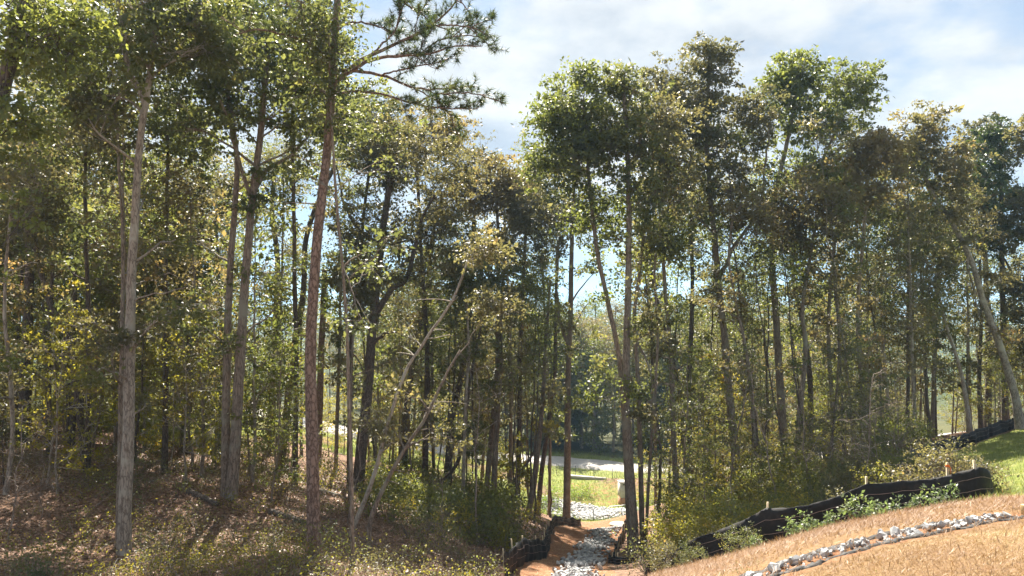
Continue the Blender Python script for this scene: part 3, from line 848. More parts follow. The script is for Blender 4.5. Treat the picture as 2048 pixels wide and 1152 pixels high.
hero('oak_tree', 'dark upright trunk left of the red-barked pine with sunlit grass behind', [(540, 905), (545, 780), (552, 650), (556, 520), (548, 430), (552, 330)], 48, 17, 8, [(550, 330, 110, 120, 12)], 'dark', 'oak', short='the upright dark trunk')
hero('oak_tree', 'slanting greyish trunk leaning right behind the red-barked pine', [(563, 925), (575, 810), (590, 690), (606, 590), (612, 480), (640, 390), (670, 330)], 45, 17, 8, [(690, 330, 80, 80, 6)], 'dark', 'oak', short='the slanting trunk')
hero('pine_tree', 'broken dark pine snag with a flat top right of the red-barked pine', [(636, 840), (642, 740), (646, 640), (649, 540)], 47, 15, 11, [], 'pine', short='the broken snag', stubs=6)
hero('oak_tree', 'black leaning trunk with a wide spreading crown of heavy limbs', [(715, 985), (727, 860), (738, 760), (746, 660), (757, 560), (770, 470), (785, 380), (800, 300)], 38, 25, 11,
     [(800, 300, 130, 110, 14), (880, 440, 90, 100, 8), (730, 440, 100, 110, 9), (930, 330, 60, 70, 5), (840, 540, 90, 50, 5)], 'dark', 'dull', short='the black leaning trunk', sides=16, lsize=0.14, sprigs=1,
     limbs=[([(748, 640), (785, 578), (812, 560), (828, 500), (842, 440), (870, 390)], 13, 5, -1), ([(745, 685), (770, 668), (792, 664)], 9, 5, -0.6), ([(765, 500), (720, 460), (690, 410), (672, 330)], 9, 3, 1), ([(828, 500), (860, 470), (895, 455)], 5, 2)])
hero('oak_tree', 'pale slender trunk leaning far right from the bank of the black trunk', [(700, 1065), (745, 960), (778, 840), (812, 745), (850, 685), (885, 635), (915, 585), (940, 520)], 25, 10, 4, [(960, 500, 60, 60, 5)], 'pale', 'dull', short='the pale leaning trunk', lsize=0.11, stubs=8, sprigs=2)
hero('oak_tree', 'brown slender trunk curving up beside the pale leaning one', [(738, 1092), (741, 1040), (775, 960), (815, 890), (850, 840), (885, 770), (925, 700)], 24.5, 11, 4, [(985, 620, 60, 60, 4)], 'brown', 'dull', lsize=0.11, stubs=8)
for j, (lab, pts_, Y_, w_, cr_, bk, lf) in enumerate([
    ('dark trunk rising straight behind the pale leaning one', [(806, 905), (815, 800), (830, 690), (850, 600), (862, 480), (880, 400)], 50, 16, [(870, 320, 90, 110, 9)], 'dark', 'dull'),
    ('slim dark trunk with a sharp lean right above the gravel road', [(894, 930), (905, 830), (925, 740), (938, 640), (944, 560), (950, 440)], 48, 17, [(930, 400, 80, 110, 8), (950, 520, 60, 50, 4)], 'dark', 'dull'),
    ('dark stem bowed sideways low over the bushy bank', [(865, 1005), (880, 968), (915, 925), (930, 850), (940, 760), (965, 640)], 42, 9, [(975, 560, 60, 80, 5)], 'dark', 'oak'),
    ('left one of two close straight trunks on the bank above the channel', [(972, 985), (985, 850), (995, 740), (998, 620), (1000, 500), (995, 400)], 46, 12, [(985, 400, 70, 90, 7), (975, 330, 45, 40, 3), (1030, 370, 40, 50, 3)], 'brown', 'rust'),
    ('right one of two close straight trunks on the bank above the channel', [(986, 1000), (994, 850), (1002, 740), (1003, 620), (1010, 480)], 45, 13, [(1040, 430, 60, 100, 8), (990, 500, 60, 50, 4)], 'brown', 'dull'),
    ('small pale trunk among the bushes in the middle of the bank', [(925, 1030), (928, 920), (932, 800), (938, 700), (932, 600)], 40, 9, [(930, 560, 60, 70, 5)], 'grey', 'oak'),
    ('leaning dark pole crossing the two close trunks from the right', [(1005, 1020), (1030, 960), (1062, 915), (1078, 880)], 47, 8, [(1085, 850, 30, 30, 2)], 'dark', 'yellow'),
    ('brown trunk leaning right at the top of the left silt fence', [(1055, 1050), (1066, 980), (1076, 900), (1086, 800), (1092, 700), (1100, 560)], 44, 12, [(1100, 480, 55, 90, 6)], 'brown', 'dull'),
    ('dark trunk leaning right behind the one by the left silt fence', [(1075, 1000), (1085, 930), (1098, 840), (1110, 740), (1112, 600), (1118, 480)], 52, 11, [(1080, 420, 55, 90, 6)], 'dark', 'oak'),
    ('upright dark trunk on the bank with yellow leaves round its foot', [(1034, 1010), (1038, 900), (1040, 760), (1045, 620), (1050, 480), (1055, 380)], 50, 12, [(1060, 380, 60, 110, 7)], 'dark', 'oak'),
    ('slim tree closing the low part of the sky gap with olive leaves', [(1020, 1000), (1022, 800), (1018, 600), (1012, 450), (1008, 380)], 53, 9, [(1005, 400, 50, 80, 7), (1060, 350, 40, 60, 4), (1020, 500, 50, 40, 3)], 'brown', 'dull'),
    ('thin straight pole right of the broken snag', [(672, 900), (676, 780), (682, 640), (680, 500)], 46, 9, [(700, 560, 60, 80, 6)], 'brown', 'oak'),
    ('thin brown pole just left of the black leaning trunk', [(699, 1000), (702, 860), (705, 720), (712, 580)], 32, 7, [(720, 580, 60, 70, 5)], 'brown', 'dull'),
]):
    hero('forest_tree', lab, pts_, Y_, w_, w_ * 0.45, cr_, bk, lf, lsize=0.16, sides=10, limb_lo=0.4)

# --- centre and right
hero('oak_tree', 'lone bare-stemmed oak at the channel head forking in a wide V', [(1133, 1050), (1135, 900), (1136, 760), (1140, 640), (1142, 540), (1146, 430), (1150, 330), (1152, 260)], 50.5, 16, 6,
     [(1140, 380, 85, 150, 14), (1120, 290, 70, 90, 6), (1115, 450, 40, 60, 3), (1190, 530, 30, 30, 2)], 'brown', 'oak', short='the lone V-forked oak', limb_lo=0.62, lsize=0.17,
     limbs=[([(1134, 690), (1120, 640), (1113, 580), (1114, 520), (1122, 450)], 8, 3), ([(1141, 668), (1160, 630), (1178, 605)], 3, 1.5), ([(1142, 610), (1155, 585), (1175, 560), (1190, 545)], 4, 1.5)])
hero('oak_tree', 'tallest of the oak cluster right of the channel, stout grey-brown trunk', [(1270, 1114), (1264, 1010), (1257, 900), (1252, 800), (1255, 680), (1260, 560), (1262, 430), (1258, 300), (1250, 180), (1245, 140)], 33, 22, 7,
     [(1245, 260, 85, 140, 15), (1235, 160, 45, 50, 6), (1180, 330, 80, 90, 8), (1300, 420, 70, 90, 7)], 'brown', 'oak', short='the oak cluster', sides=16, limb_lo=0.5, lsize=0.14)
hero('oak_tree', 'slanting stem of the oak cluster, leaning left as it climbs', [(1262, 1060), (1252, 900), (1246, 790), (1233, 680), (1216, 600), (1200, 520), (1188, 420), (1178, 300), (1170, 200)], 33.4, 14, 6,
     [(1150, 250, 80, 110, 11), (1165, 155, 38, 40, 5), (1100, 240, 50, 60, 6), (1090, 320, 55, 60, 5), (1190, 420, 70, 80, 6)], 'brown', 'bright', limb_lo=0.45, lsize=0.14)
hero('oak_tree', 'slim straight stem of the oak cluster just right of its thick trunk', [(1285, 1076), (1281, 930), (1275, 726), (1270, 626), (1285, 500), (1300, 380), (1310, 280)], 33.8, 12, 5, [(1310, 260, 60, 120, 9), (1340, 360, 55, 80, 6)], 'brown', 'dull', limb_lo=0.5, lsize=0.14)
hero('oak_tree', 'thinnest stem of the oak cluster, angled right at its foot', [(1290, 1050), (1299, 940), (1311, 800), (1318, 660), (1312, 560), (1325, 450)], 34, 7, 4, [(1340, 470, 50, 70, 5)], 'brown', 'oak', lsize=0.14)
hero('forest_tree', 'slender dark trunk in the bright gap right of the oak cluster', [(1357, 1060), (1350, 930), (1346, 850), (1341, 700), (1330, 576), (1325, 470), (1318, 400)], 38, 13, 6, [(1330, 380, 60, 100, 8)], 'brown', 'dull', limb_lo=0.5, lsize=0.15)
hero('forest_tree', 'straight dark trunk with yellow-green sprays beside it', [(1382, 1014), (1379, 900), (1377, 800), (1380, 680), (1383, 560), (1380, 450), (1385, 350)], 44, 13, 6, [(1385, 400, 60, 90, 7)], 'dark', 'oak', limb_lo=0.5, lsize=0.16)
hero('forest_tree', 'crooked dark trunk leaning into the straight one with yellow-green sprays', [(1378, 1000), (1366, 880), (1362, 800), (1340, 700), (1318, 620), (1300, 540)], 45, 9, 5, [(1290, 520, 45, 60, 4)], 'dark', 'oak', lsize=0.15)
hero('oak_tree', 'high-crowned oak rising above all the others at the centre right', [(1476, 960), (1468, 880), (1460, 800), (1450, 676), (1438, 576), (1430, 480), (1420, 380), (1415, 280), (1418, 180), (1420, 110)], 40, 19, 6,
     [(1420, 130, 50, 60, 8), (1400, 260, 90, 110, 14), (1340, 200, 55, 80, 6), (1480, 230, 60, 90, 8), (1450, 380, 90, 80, 9), (1330, 280, 50, 60, 4)], 'brown', 'dull', short='the high-crowned oak', sides=14, limb_lo=0.45, lsize=0.15, leaf_n=40,
     limbs=[([(1440, 560), (1470, 490), (1500, 450), (1522, 400), (1530, 330), (1540, 250)], 8, 3, -1), ([(1420, 400), (1390, 330), (1365, 280), (1345, 240)], 6, 2.5), ([(1430, 470), (1400, 440), (1370, 400)], 5, 2, 1)])
hero('forest_tree', 'thin pale trunk bending right beside the high-crowned oak', [(1517, 980), (1508, 860), (1504, 776), (1488, 676), (1470, 600), (1455, 520), (1462, 430)], 36, 9, 4, [(1500, 430, 60, 60, 5)], 'brown', 'rust', lsize=0.14)
hero('oak_tree', 'thick shaded oak topped with bright green leaves, right of the high-crowned one', [(1573, 950), (1566, 860), (1560, 776), (1552, 640), (1543, 500), (1548, 400), (1570, 300), (1590, 200), (1592, 140)], 42, 19, 6,
     [(1590, 170, 60, 70, 8), (1690, 190, 60, 70, 9), (1640, 240, 80, 70, 8), (1560, 220, 50, 80, 5), (1600, 340, 100, 70, 9)], 'brown', 'bright', short='the bright-topped oak', limb_lo=0.5, lsize=0.17,
     limbs=[([(1545, 470), (1590, 410), (1640, 330), (1680, 240), (1695, 180)], 9, 3), ([(1560, 360), (1620, 330), (1680, 300), (1720, 280)], 5, 2, -1)])
hero('forest_tree', 'rusty-leaved tree filling the gap below the bright-topped oak', [(1600, 960), (1598, 850), (1612, 700), (1605, 620), (1620, 520), (1640, 420)], 39, 13, 5, [(1630, 400, 100, 90, 11), (1560, 460, 70, 80, 6)], 'brown', 'rust', limb_lo=0.4, lsize=0.15)
hero('forest_tree', 'dark forked trunk among the thicket behind the lower silt fence', [(1622, 930), (1622, 800), (1618, 726), (1604, 640), (1588, 560), (1590, 470)], 46, 14, 6, [(1600, 520, 70, 70, 6)], 'dark', 'oak', lsize=0.16)
for j, (lab, pts_, Y_, w_, cr_, bk, lf) in enumerate([
    ('thin trunk right of the rusty-leaved tree, hidden low by bushes', [(1672, 935), (1662, 776), (1655, 640), (1665, 500), (1680, 400)], 44, 11, [(1690, 400, 80, 90, 9)], 'brown', 'dull'),
    ('brown trunk above the middle of the lower silt fence', [(1735, 926), (1728, 800), (1717, 676), (1722, 560), (1735, 440), (1740, 340)], 40, 12, [(1745, 340, 70, 80, 9), (1760, 280, 40, 40, 3)], 'brown', 'rust'),
    ('pale trunk leaning left in the thicket under the right-hand crowns', [(1785, 930), (1775, 800), (1765, 680), (1760, 560), (1780, 450)], 46, 9, [(1790, 430, 70, 80, 7)], 'pale', 'oak'),
    ('thin dark pole in the shade of the right thicket', [(1830, 900), (1828, 780), (1824, 640), (1830, 500)], 50, 9, [(1820, 480, 80, 80, 7)], 'dark', 'dull'),
    ('dark pole behind the upper silt fence, upright and bare below', [(1870, 890), (1868, 760), (1872, 620), (1880, 480)], 52, 10, [(1880, 470, 70, 90, 8)], 'dark', 'oak'),
    ('pale thin trunk behind the upper silt fence leaning to the left', [(1942, 875), (1932, 800), (1922, 750), (1905, 690), (1890, 640), (1870, 560)], 45, 10, [(1850, 540, 70, 70, 5)], 'pale', 'dull'),
    ('dark trunk close behind the pale thin one at the upper silt fence', [(1962, 870), (1958, 760), (1962, 640), (1958, 520)], 50, 10, [(1940, 440, 80, 90, 8)], 'dark', 'dull'),
]):
    hero('forest_tree', lab, pts_, Y_, w_, w_ * 0.45, cr_, bk, lf, lsize=0.17, sides=10, limb_lo=0.4)
hero('oak_tree', 'big grey trunk leaning far left from the upper silt fence', [(2040, 856), (2032, 800), (2018, 750), (1995, 680), (1965, 600), (1945, 530), (1905, 450), (1868, 395), (1840, 330), (1830, 270)], 44, 17, 6,
     [(1845, 270, 55, 55, 7), (1870, 330, 80, 60, 9), (1790, 330, 50, 60, 5), (1900, 420, 70, 60, 6)], 'grey', 'dull', short='the leaning grey trunk', limb_lo=0.6, lsize=0.17)
hero('pine_tree', 'dark straight pine with flat layered boughs at the right', [(2010, 830), (2008, 700), (2004, 560), (2002, 450), (2000, 360), (1998, 290)], 50, 14, 6, [(1990, 330, 70, 40, 5), (2000, 400, 80, 30, 5), (2005, 460, 80, 30, 4), (1985, 270, 40, 35, 4)], 'dark', 'needle', short='the layered pine', lsize=0.2, limb_lo=0.6)
hero('oak_tree', 'dark-leaved oak with a rounded top near the right edge', [(1975, 860), (1978, 700), (1970, 520), (1965, 400), (1968, 290)], 55, 14, 6, [(1970, 280, 55, 55, 8), (1940, 360, 60, 60, 7)], 'dark', 'dull', lsize=0.19, limb_lo=0.5)
hero('oak_tree', 'oak cut off by the right edge with foliage above the grass slope', [(2085, 845), (2082, 700), (2075, 500), (2065, 350), (2060, 260)], 48, 16, 7, [(2060, 290, 50, 60, 7), (2060, 420, 60, 90, 8), (2040, 560, 60, 70, 6), (2045, 700, 50, 60, 5)], 'dark', 'dull', lsize=0.18)

hero('oak_tree', 'slim oak whose leaves cover the upper trunk of the red-barked pine', [(706, 1080), (700, 900), (690, 650), (672, 400), (660, 200), (655, 60)], 20.2, 9, 4, [(650, 130, 75, 150, 11), (600, 40, 70, 80, 5)], 'brown', 'oak', lsize=0.11, limb_lo=0.55, clump=0.9, sub_n=9, leaf_n=30)
for lab, pts_, Y_, w_, cr_, lf in [
    ('thin tree with olive leaves between the oak cluster and the slender dark trunk', [(1312, 1030), (1310, 880), (1306, 740), (1300, 620), (1296, 520)], 50, 7, [(1295, 530, 45, 60, 5), (1310, 600, 40, 30, 3)], 'dull'),
    ('thin tree left of the lone V-forked oak reaching into the low sky gap', [(1098, 1020), (1100, 880), (1096, 740), (1090, 620), (1085, 500)], 55, 7, [(1080, 500, 50, 60, 6), (1060, 580, 40, 25, 3)], 'oak')]:
    hero('slim_tree', lab, pts_, Y_, w_, w_ * 0.45, cr_, 'brown', lf, lsize=0.15, sides=8, limb_lo=0.5, sprigs=5)
# --- canopy on the left that fills between the big trunks
for (lab, bx, Y_, w_, cr_, bk, lf) in [
    ('tall dark-leaved oak between the grey forked oak and the corner trunk', 175, 30, 13, [(170, 250, 110, 130, 12), (120, 90, 110, 100, 8)], 'dark', 'oak'),
    ('tall oak with dense foliage right of the grey forked oak', 330, 31, 13, [(340, 250, 110, 120, 12), (370, 90, 120, 110, 10)], 'dark', 'oak'),
    ('tall oak whose dense crown hides the pine trunk top', 590, 33, 13, [(590, 110, 110, 120, 12), (640, 230, 90, 90, 8)], 'dark', 'oak'),
    ('oak right behind the red-barked pine with yellowish crown', 700, 40, 13, [(740, 270, 100, 90, 10), (700, 200, 70, 60, 5)], 'dark', 'bright'),
    ('round brownish crown under the pine boughs beside the sky gap', 850, 46, 13, [(830, 290, 120, 90, 12), (900, 260, 60, 50, 5), (960, 380, 60, 70, 6)], 'dark', 'rust'),
    ('yellow-green tree glowing deep in the left wood', 250, 42, 11, [(220, 560, 140, 90, 11)], 'dark', 'bright'),
    ('thin oak with a low leafy crown behind the grey forked oak', 330, 36, 9, [(330, 560, 100, 120, 11)], 'dark', 'oak'),
    ('dull-leaved oak beneath the left canopy beside the dark leaning trunk', 440, 38, 10, [(430, 420, 110, 110, 11)], 'dark', 'dull'),
]:
    tp = cr_[0]
    hero('oak_tree', lab, [(bx, 900), (bx + 3, 700), ((bx + tp[0]) / 2, 500 if tp[1] < 450 else 640), (tp[0], tp[1] + 20)], Y_, w_, w_ * 0.4, cr_, bk, lf, lsize=0.15, sides=10, limb_lo=0.4, clump=1.6)

# ------------------------------------------------------------------ tree kinds for the rest of the wood
def arch_tree(H, crown_lo, R_, r0, nclump, bark, leaf, lsize=0.2, leaf_n=30, sub_n=9, lean=0.03, clump=1.5, tint0=0.45, sigma=0.4, shape='oak'):
    n = max(10, int(H / 0.8))
    t = np.linspace(0, 1, n)
    path = np.c_[np.cumsum(rng.normal(0, lean, n)) * 0.9, np.cumsum(rng.normal(0, lean, n)) * 0.9, t * H * 0.97 - 0.3]
    path[:2, :2] *= 0
    rad = trunk_profile(path, r0, r0 * 0.25)
    ta = Acc(); tube(ta, path, rad, 9, rough=0.03)
    cl = []
    for k in range(nclump):
        f = crown_lo + (1 - crown_lo) * ((k + rng.uniform(0, 1)) / nclump)
        g = (f - crown_lo) / (1 - crown_lo)
        wid = R_ * (math.sin(min(1, g * 0.85 + 0.18) * math.pi) ** 0.6 if shape == 'oak' else (1.05 - g))
        a = rng.uniform(0, 6.28); rr = wid * rng.uniform(0.25, 1)
        c = np.array([math.cos(a) * rr, math.sin(a) * rr, f * H]); c[:2] += path[min(n - 1, int(f * n))][:2]
        q = clump * rng.uniform(0.7, 1.15)
        cl.append((c, (q, q, q * (0.7 if shape == 'oak' else 0.35))))
    lb, V, Q, T = grow(path, rad, cl, leaf_n, sub_n, lsize, sigma, max(0.15, crown_lo * 0.6), tint0=tint0)
    tm = ta.mesh('trunk', B[bark]); lm = lb.mesh('branches', B[bark]); cm = make_mesh('crown', V, [Q], G[leaf], T)
    return dict(H=H, parts=[('trunk', tm), ('branches', lm), ('crown', cm)])


def dead_tree(H, r0):
    acc, lb = Acc(), Acc()
    n = 12; t = np.linspace(0, 1, n)
    path = np.c_[np.cumsum(rng.normal(0, 0.05, n)), np.cumsum(rng.normal(0, 0.05, n)), t * H - 0.2]
    tube(acc, path, np.linspace(r0, 0.012, n), 6)
    for _ in range(16):
        k = rng.integers(3, n); a = rng.uniform(0, 6.28); L_ = rng.uniform(0.25, 0.5) * H * (1.1 - k / n)
        e = path[k] + np.array([math.cos(a), math.sin(a), rng.uniform(0.1, 0.9)]) * L_
        q = bezier(path[k], e, 0.1, 6, 0.2); tube(lb, q, np.linspace(0.011, 0.005, 6), 4)
        for _ in range(6):
            j = rng.integers(2, 6); e2 = q[j] + rng.normal(0, 1, 3) * L_ * 0.3
            tube(lb, bezier(q[j], e2, 0.05, 4, 0.2), np.linspace(0.006, 0.003, 4), 3)
    return dict(H=H, parts=[('trunk', acc.mesh('trunk', B['twig'])), ('branches', lb.mesh('branches', B['twig']))])


def bush(H, R_, nclump, leaf, lsize=0.07, leaf_n=30, sub_n=6, stem=True, sigma=0.16, wide=0.6, tint0=0.45):
    st = Acc(); LV, LQ, LT, nv = [], [], [], 0
    for k in range(nclump):
        a = rng.uniform(0, 6.28); rr = R_ * math.sqrt(rng.uniform(0, 1)); z = H * rng.uniform(0.25, 1) * (1 - 0.45 * (rr / R_) ** 2)
        c = np.array([math.cos(a) * rr, math.sin(a) * rr, z])
        q = bezier(np.array([c[0] * 0.25, c[1] * 0.25, -0.08]), c, 0.1, 5); tube(st, q, np.linspace(0.012 + 0.004 * H, 0.004, 5), 3)
        ct = tint0 + rng.normal(0, 0.1)
        for _ in range(sub_n):
            p0 = c + rng.normal(0, 1, 3) * sigma * np.array([1.5, 1.5, 1.0])
            n = int(leaf_n * rng.uniform(0.6, 1.3)); p = p0 + rng.normal(0, sigma * 0.6, (n, 3)); p[:, 2] = np.maximum(p[:, 2], 0.03)
            sz = lsize * rng.uniform(0.6, 1.3, n); V, Q = leaf_cloud(p, sz, sz * wide, unit(p - c), 0.5)
            LV.append(V); LQ.append(Q + nv); nv += len(V); LT.append(np.clip(ct + rng.normal(0, 0.12, n), 0, 1))
    return dict(H=H, parts=[('stems', st.mesh('stems', B['brown'])), ('foliage', make_mesh('foliage', np.concatenate(LV), [np.concatenate(LQ)], G[leaf], np.concatenate(LT)))])


def place(name, kind, loc, scale=1.0, rz=None, label=None, cat=None, group=None, tilt=0.0):
    o = empty(name, loc, rng.uniform(0, 6.28) if rz is None else rz)
    if tilt: o.rotation_euler = (rng.normal(0, tilt), rng.normal(0, tilt), o.rotation_euler[2])
    o.scale = (scale,) * 3 if np.isscalar(scale) else scale
    for pn, me in kind['parts']:
        c = link(pn, me, o)
        if pn in ('branches', 'stems'): c['kind'] = 'stuff'
    tag(o, label, cat, group)
    return o


SKY = np.array([(-400, -400), (930, -400), (945, 240), (975, 300), (1010, 330), (1050, 270), (1075, 200), (1110, 180), (1150, 140), (1250, 130), (1300, 115), (1350, 130), (1390, 90), (1420, 75), (1455, 100), (1480, 160), (1540, 150), (1590, 118), (1640, 170),
                (1690, 140), (1730, 190), (1740, 260), (1800, 270), (1840, 230), (1890, 270), (1920, 310), (1970, 240), (2048, 270), (2400, 200)], float)


def max_h(px, Y, z0, slack=40):
    """Tallest a tree may be here and stay under the photo's skyline."""
    py = np.interp(px, SKY[:, 0], SKY[:, 1]) + slack
    return at(px, py, Y)[2] - z0


BIG = [arch_tree(22, 0.34, 3.1, 0.19, 26, 'dark', 'oak', 0.17, 27, 10), arch_tree(23, 0.42, 2.7, 0.16, 22, 'brown', 'dull', 0.16, 27, 10), arch_tree(20, 0.28, 3.2, 0.18, 26, 'brown', 'oak', 0.17, 27, 10, tint0=0.55),
       arch_tree(21, 0.32, 2.9, 0.17, 24, 'dark', 'bright', 0.17, 27, 10), arch_tree(19, 0.3, 2.7, 0.15, 22, 'grey', 'dull', 0.16, 27, 10, tint0=0.6), arch_tree(20, 0.36, 2.7, 0.15, 22, 'brown', 'rust', 0.16, 27, 10)]
EDGE = [arch_tree(17, 0.08, 3.0, 0.14, 30, 'dark', 'oak', 0.22, 30, 10, tint0=0.5), arch_tree(18, 0.14, 2.8, 0.13, 28, 'brown', 'dull', 0.22, 30, 10), arch_tree(16, 0.06, 3.1, 0.13, 30, 'brown', 'bright', 0.22, 30, 10)]
MID = [arch_tree(14, 0.18, 2.3, 0.095, 26, 'brown', 'oak', 0.14, 24, 8, 0.05, 1.1), arch_tree(13, 0.22, 2.1, 0.085, 24, 'dark', 'dull', 0.14, 24, 8, 0.06, 1.1), arch_tree(15, 0.25, 2.2, 0.09, 25, 'brown', 'dull', 0.14, 24, 8, 0.05, 1.1, tint0=0.6),
       arch_tree(12, 0.15, 2.2, 0.08, 24, 'grey', 'bright', 0.14, 24, 8, 0.05, 1.1), arch_tree(13, 0.2, 2.2, 0.08, 24, 'brown', 'rust', 0.13, 24, 8, 0.05, 1.1)]
YOUNG = [arch_tree(9, 0.2, 1.7, 0.06, 18, 'brown', 'oak', 0.11, 28, 8, 0.05, 0.85, sigma=0.24), arch_tree(8, 0.16, 1.6, 0.05, 17, 'dark', 'dull', 0.11, 28, 8, 0.06, 0.8, sigma=0.24),
         arch_tree(7.5, 0.14, 1.7, 0.05, 18, 'brown', 'bright', 0.11, 28, 8, 0.06, 0.8, sigma=0.24), arch_tree(7, 0.14, 1.7, 0.05, 17, 'grey', 'yellow', 0.11, 26, 8, 0.05, 0.8, sigma=0.24),
         arch_tree(6, 0.1, 1.7, 0.04, 16, 'brown', 'dull', 0.10, 28, 8, 0.05, 0.75, sigma=0.24)]
GLOW = [arch_tree(8, 0.2, 2.1, 0.06, 18, 'brown', 'yellow', 0.14, 26, 7, 0.05, 0.95, tint0=0.5, sigma=0.3)]  # yellow leaf colour carries the glow of light from behind
POLE = [arch_tree(17, 0.58, 1.7, 0.075, 15, 'dark', 'oak', 0.14, 26, 9, 0.06, 1.0), arch_tree(16, 0.5, 1.6, 0.065, 15, 'brown', 'dull', 0.14, 26, 9, 0.07, 1.0), arch_tree(18, 0.62, 1.8, 0.08, 15, 'dark', 'bright', 0.14, 26, 9, 0.06, 1.0)]
DEAD = [dead_tree(4.5, 0.028), dead_tree(3.4, 0.022), dead_tree(6.0, 0.035)]
BUSH = [bush(1.9, 1.2, 20, 'oak', 0.10, 18, 6), bush(2.3, 1.3, 22, 'bright', 0.10, 18, 6), bush(1.6, 1.2, 18, 'dull', 0.095, 18, 6), bush(2.1, 1.2, 20, 'yellow', 0.095, 17, 6)]
COARSE = [bush(1.5, 1.2, 17, 'oak', 0.15, 10, 5, sigma=0.2), bush(1.7, 1.2, 18, 'bright', 0.15, 10, 5, sigma=0.2), bush(1.4, 1.1, 16, 'yellow', 0.14, 9, 5, sigma=0.2), bush(1.3, 1.2, 16, 'dull', 0.14, 10, 5, sigma=0.2)]
LOW = [bush(0.75, 0.7, 13, 'bright', 0.065, 6, 4, sigma=0.15), bush(0.6, 0.7, 12, 'yellow', 0.06, 6, 4, sigma=0.15), bush(0.9, 0.6, 12, 'oak', 0.07, 6, 4, sigma=0.15), bush(0.7, 0.7, 12, 'dull', 0.065, 6, 4, sigma=0.15)]
WEED = [bush(0.8, 0.7, 16, 'weed', 0.08, 18, 4, sigma=0.13), bush(0.55, 0.35, 9, 'blue', 0.10, 12, 3, sigma=0.1, wide=0.55)]

spots = []          # base positions already taken


def free(x, y, d):
    for a, b in spots:
        if abs(a - x) < d and abs(b - y) < d: return False
    spots.append((x, y)); return True


for hpx, hY, _ in HEROES: spots.append(gx(hpx, hY))

no_road = lambda x, y: abs(y - road_y(x)) > 7
in_chan = lambda x, y: bool(in_poly(np.array([x]), np.array([y]), CLAY_POLY)[0]) or poly_dist(np.array([x]), np.array([y]), FENCE_CH_L)[0] < 1.0 or poly_dist(np.array([x]), np.array([y]), FENCE_CH_R)[0] < 1.0
in_clear = lambda x, y: bool(in_poly(np.array([x]), np.array([y]), CLEAR_POLY)[0]) and not (y < 70 and x < -3 and rng.random() < 0.12)
in_lawn = lambda x, y: bool(in_poly(np.array([x]), np.array([y]), GRASS_POLY)[0] or in_poly(np.array([x]), np.array([y]), STRAW_POLY)[0])
near_low = lambda x, y: poly_dist(np.array([x]), np.array([y]), FENCE_LOW)[0] < 0.7 or poly_dist(np.array([x]), np.array([y]), FENCE_UP)[0] < 0.8


def beside(px, Y):
    """Words for where a plant stands, by the nearest tree that has a description of its own."""
    named = [h for h in HEROES if h[2].startswith('the ')]
    h = min(named, key=lambda q: abs(q[0] - px) / 60 + abs(q[1] - Y) / 12)
    side = 'left of' if px < h[0] - 25 else 'right of' if px > h[0] + 25 else 'in line with'
    dep = 'far behind' if Y > h[1] + 22 else 'behind' if Y > h[1] + 4 else 'in front of' if Y < h[1] - 4 else 'level with'
    return side, dep, h[2]


COLOUR = {'oak': 'dark green', 'dull': 'dull olive', 'bright': 'bright green', 'yellow': 'yellow-green', 'rust': 'rusty brown'}


def leaf_word(kind):
    mn = kind['parts'][-1][1].materials[0].name
    return {'oak_leaf': 'dark green', 'dull_leaf': 'dull olive', 'bright_leaf': 'fresh green', 'yellow_backlit_leaf': 'yellow-green', 'rusty_leaf': 'rusty brown'}.get(mn, 'bare grey')


def where(px, Y, what, kind, size=None):
    s, d, t = beside(px, Y)
    big = '' if size is None else 'small ' if size < 0.68 else 'large ' if size > 0.95 else ''
    w = f'{big}{leaf_word(kind)} {what}'
    return f'{w} {d} {t}' if s == 'in line with' else f'{w} {d} and {s} {t}'


n_big = 0
for _ in range(4000):
    if n_big >= 56: break
    px = rng.uniform(-250, 2300); Y = rng.uniform(37, 66)
    x, y = gx(px, Y)
    if in_chan(x, y) or in_clear(x, y) or in_lawn(x, y) or not no_road(x, y) or near_low(x, y): continue
    if 1040 < px < 1345 and Y < 100: continue
    if px > 1345 and Y > 55: continue
    if 1300 < px < 1640: continue
    if 480 < px <= 1040 and 52 < Y < 112: continue
    if not free(x, y, 1.9): continue
    z = h1(x, y); mh = max_h(px, Y, z, 70)
    if mh < 7: continue
    k = BIG[rng.integers(0, 6)]; s = min(rng.uniform(0.7, 1.1), mh / k['H'])
    if 620 < px < 1345 and Y < 46: continue
    place('forest_tree', k, (x, y, z), (s * rng.uniform(0.85, 1.05), s * rng.uniform(0.85, 1.05), s), label=where(px, Y, 'forest tree', k, s), cat='tree', group='trees filling the wood between the singled-out trunks', tilt=0.025)
    n_big += 1

n_far = 0
for _ in range(3000):
    if n_far >= 200: break
    px, Y = (rng.uniform(960, 1380), rng.uniform(96, 128)) if n_far < 60 else (rng.uniform(-60, 1700), rng.uniform(97, 140)) if n_far < 150 else (rng.uniform(-60, 1700), rng.uniform(130, 240))
    x, y = gx(px, Y)
    if not (y > road_y(x) + 7): continue
    if not free(x, y, 1.9): continue
    z = h1(x, y); k = EDGE[rng.integers(0, 3)] if (n_far % 5 < 3 and Y < 118) or Y > 150 else BIG[rng.integers(0, 6)]
    s = rng.uniform(0.78, 1.1)
    lim = at(px, 598 if 1010 < px < 1330 else 545, Y)[2] - z
    s = min(s, lim / k['H'] * rng.uniform(0.86, 1.12))
    place('forest_tree', k, (x, y, z), (s * 1.15, s * 1.15, s), label=where(px, Y, 'roadside tree', k, s), cat='tree', group='trees beyond the gravel road')
    n_far += 1

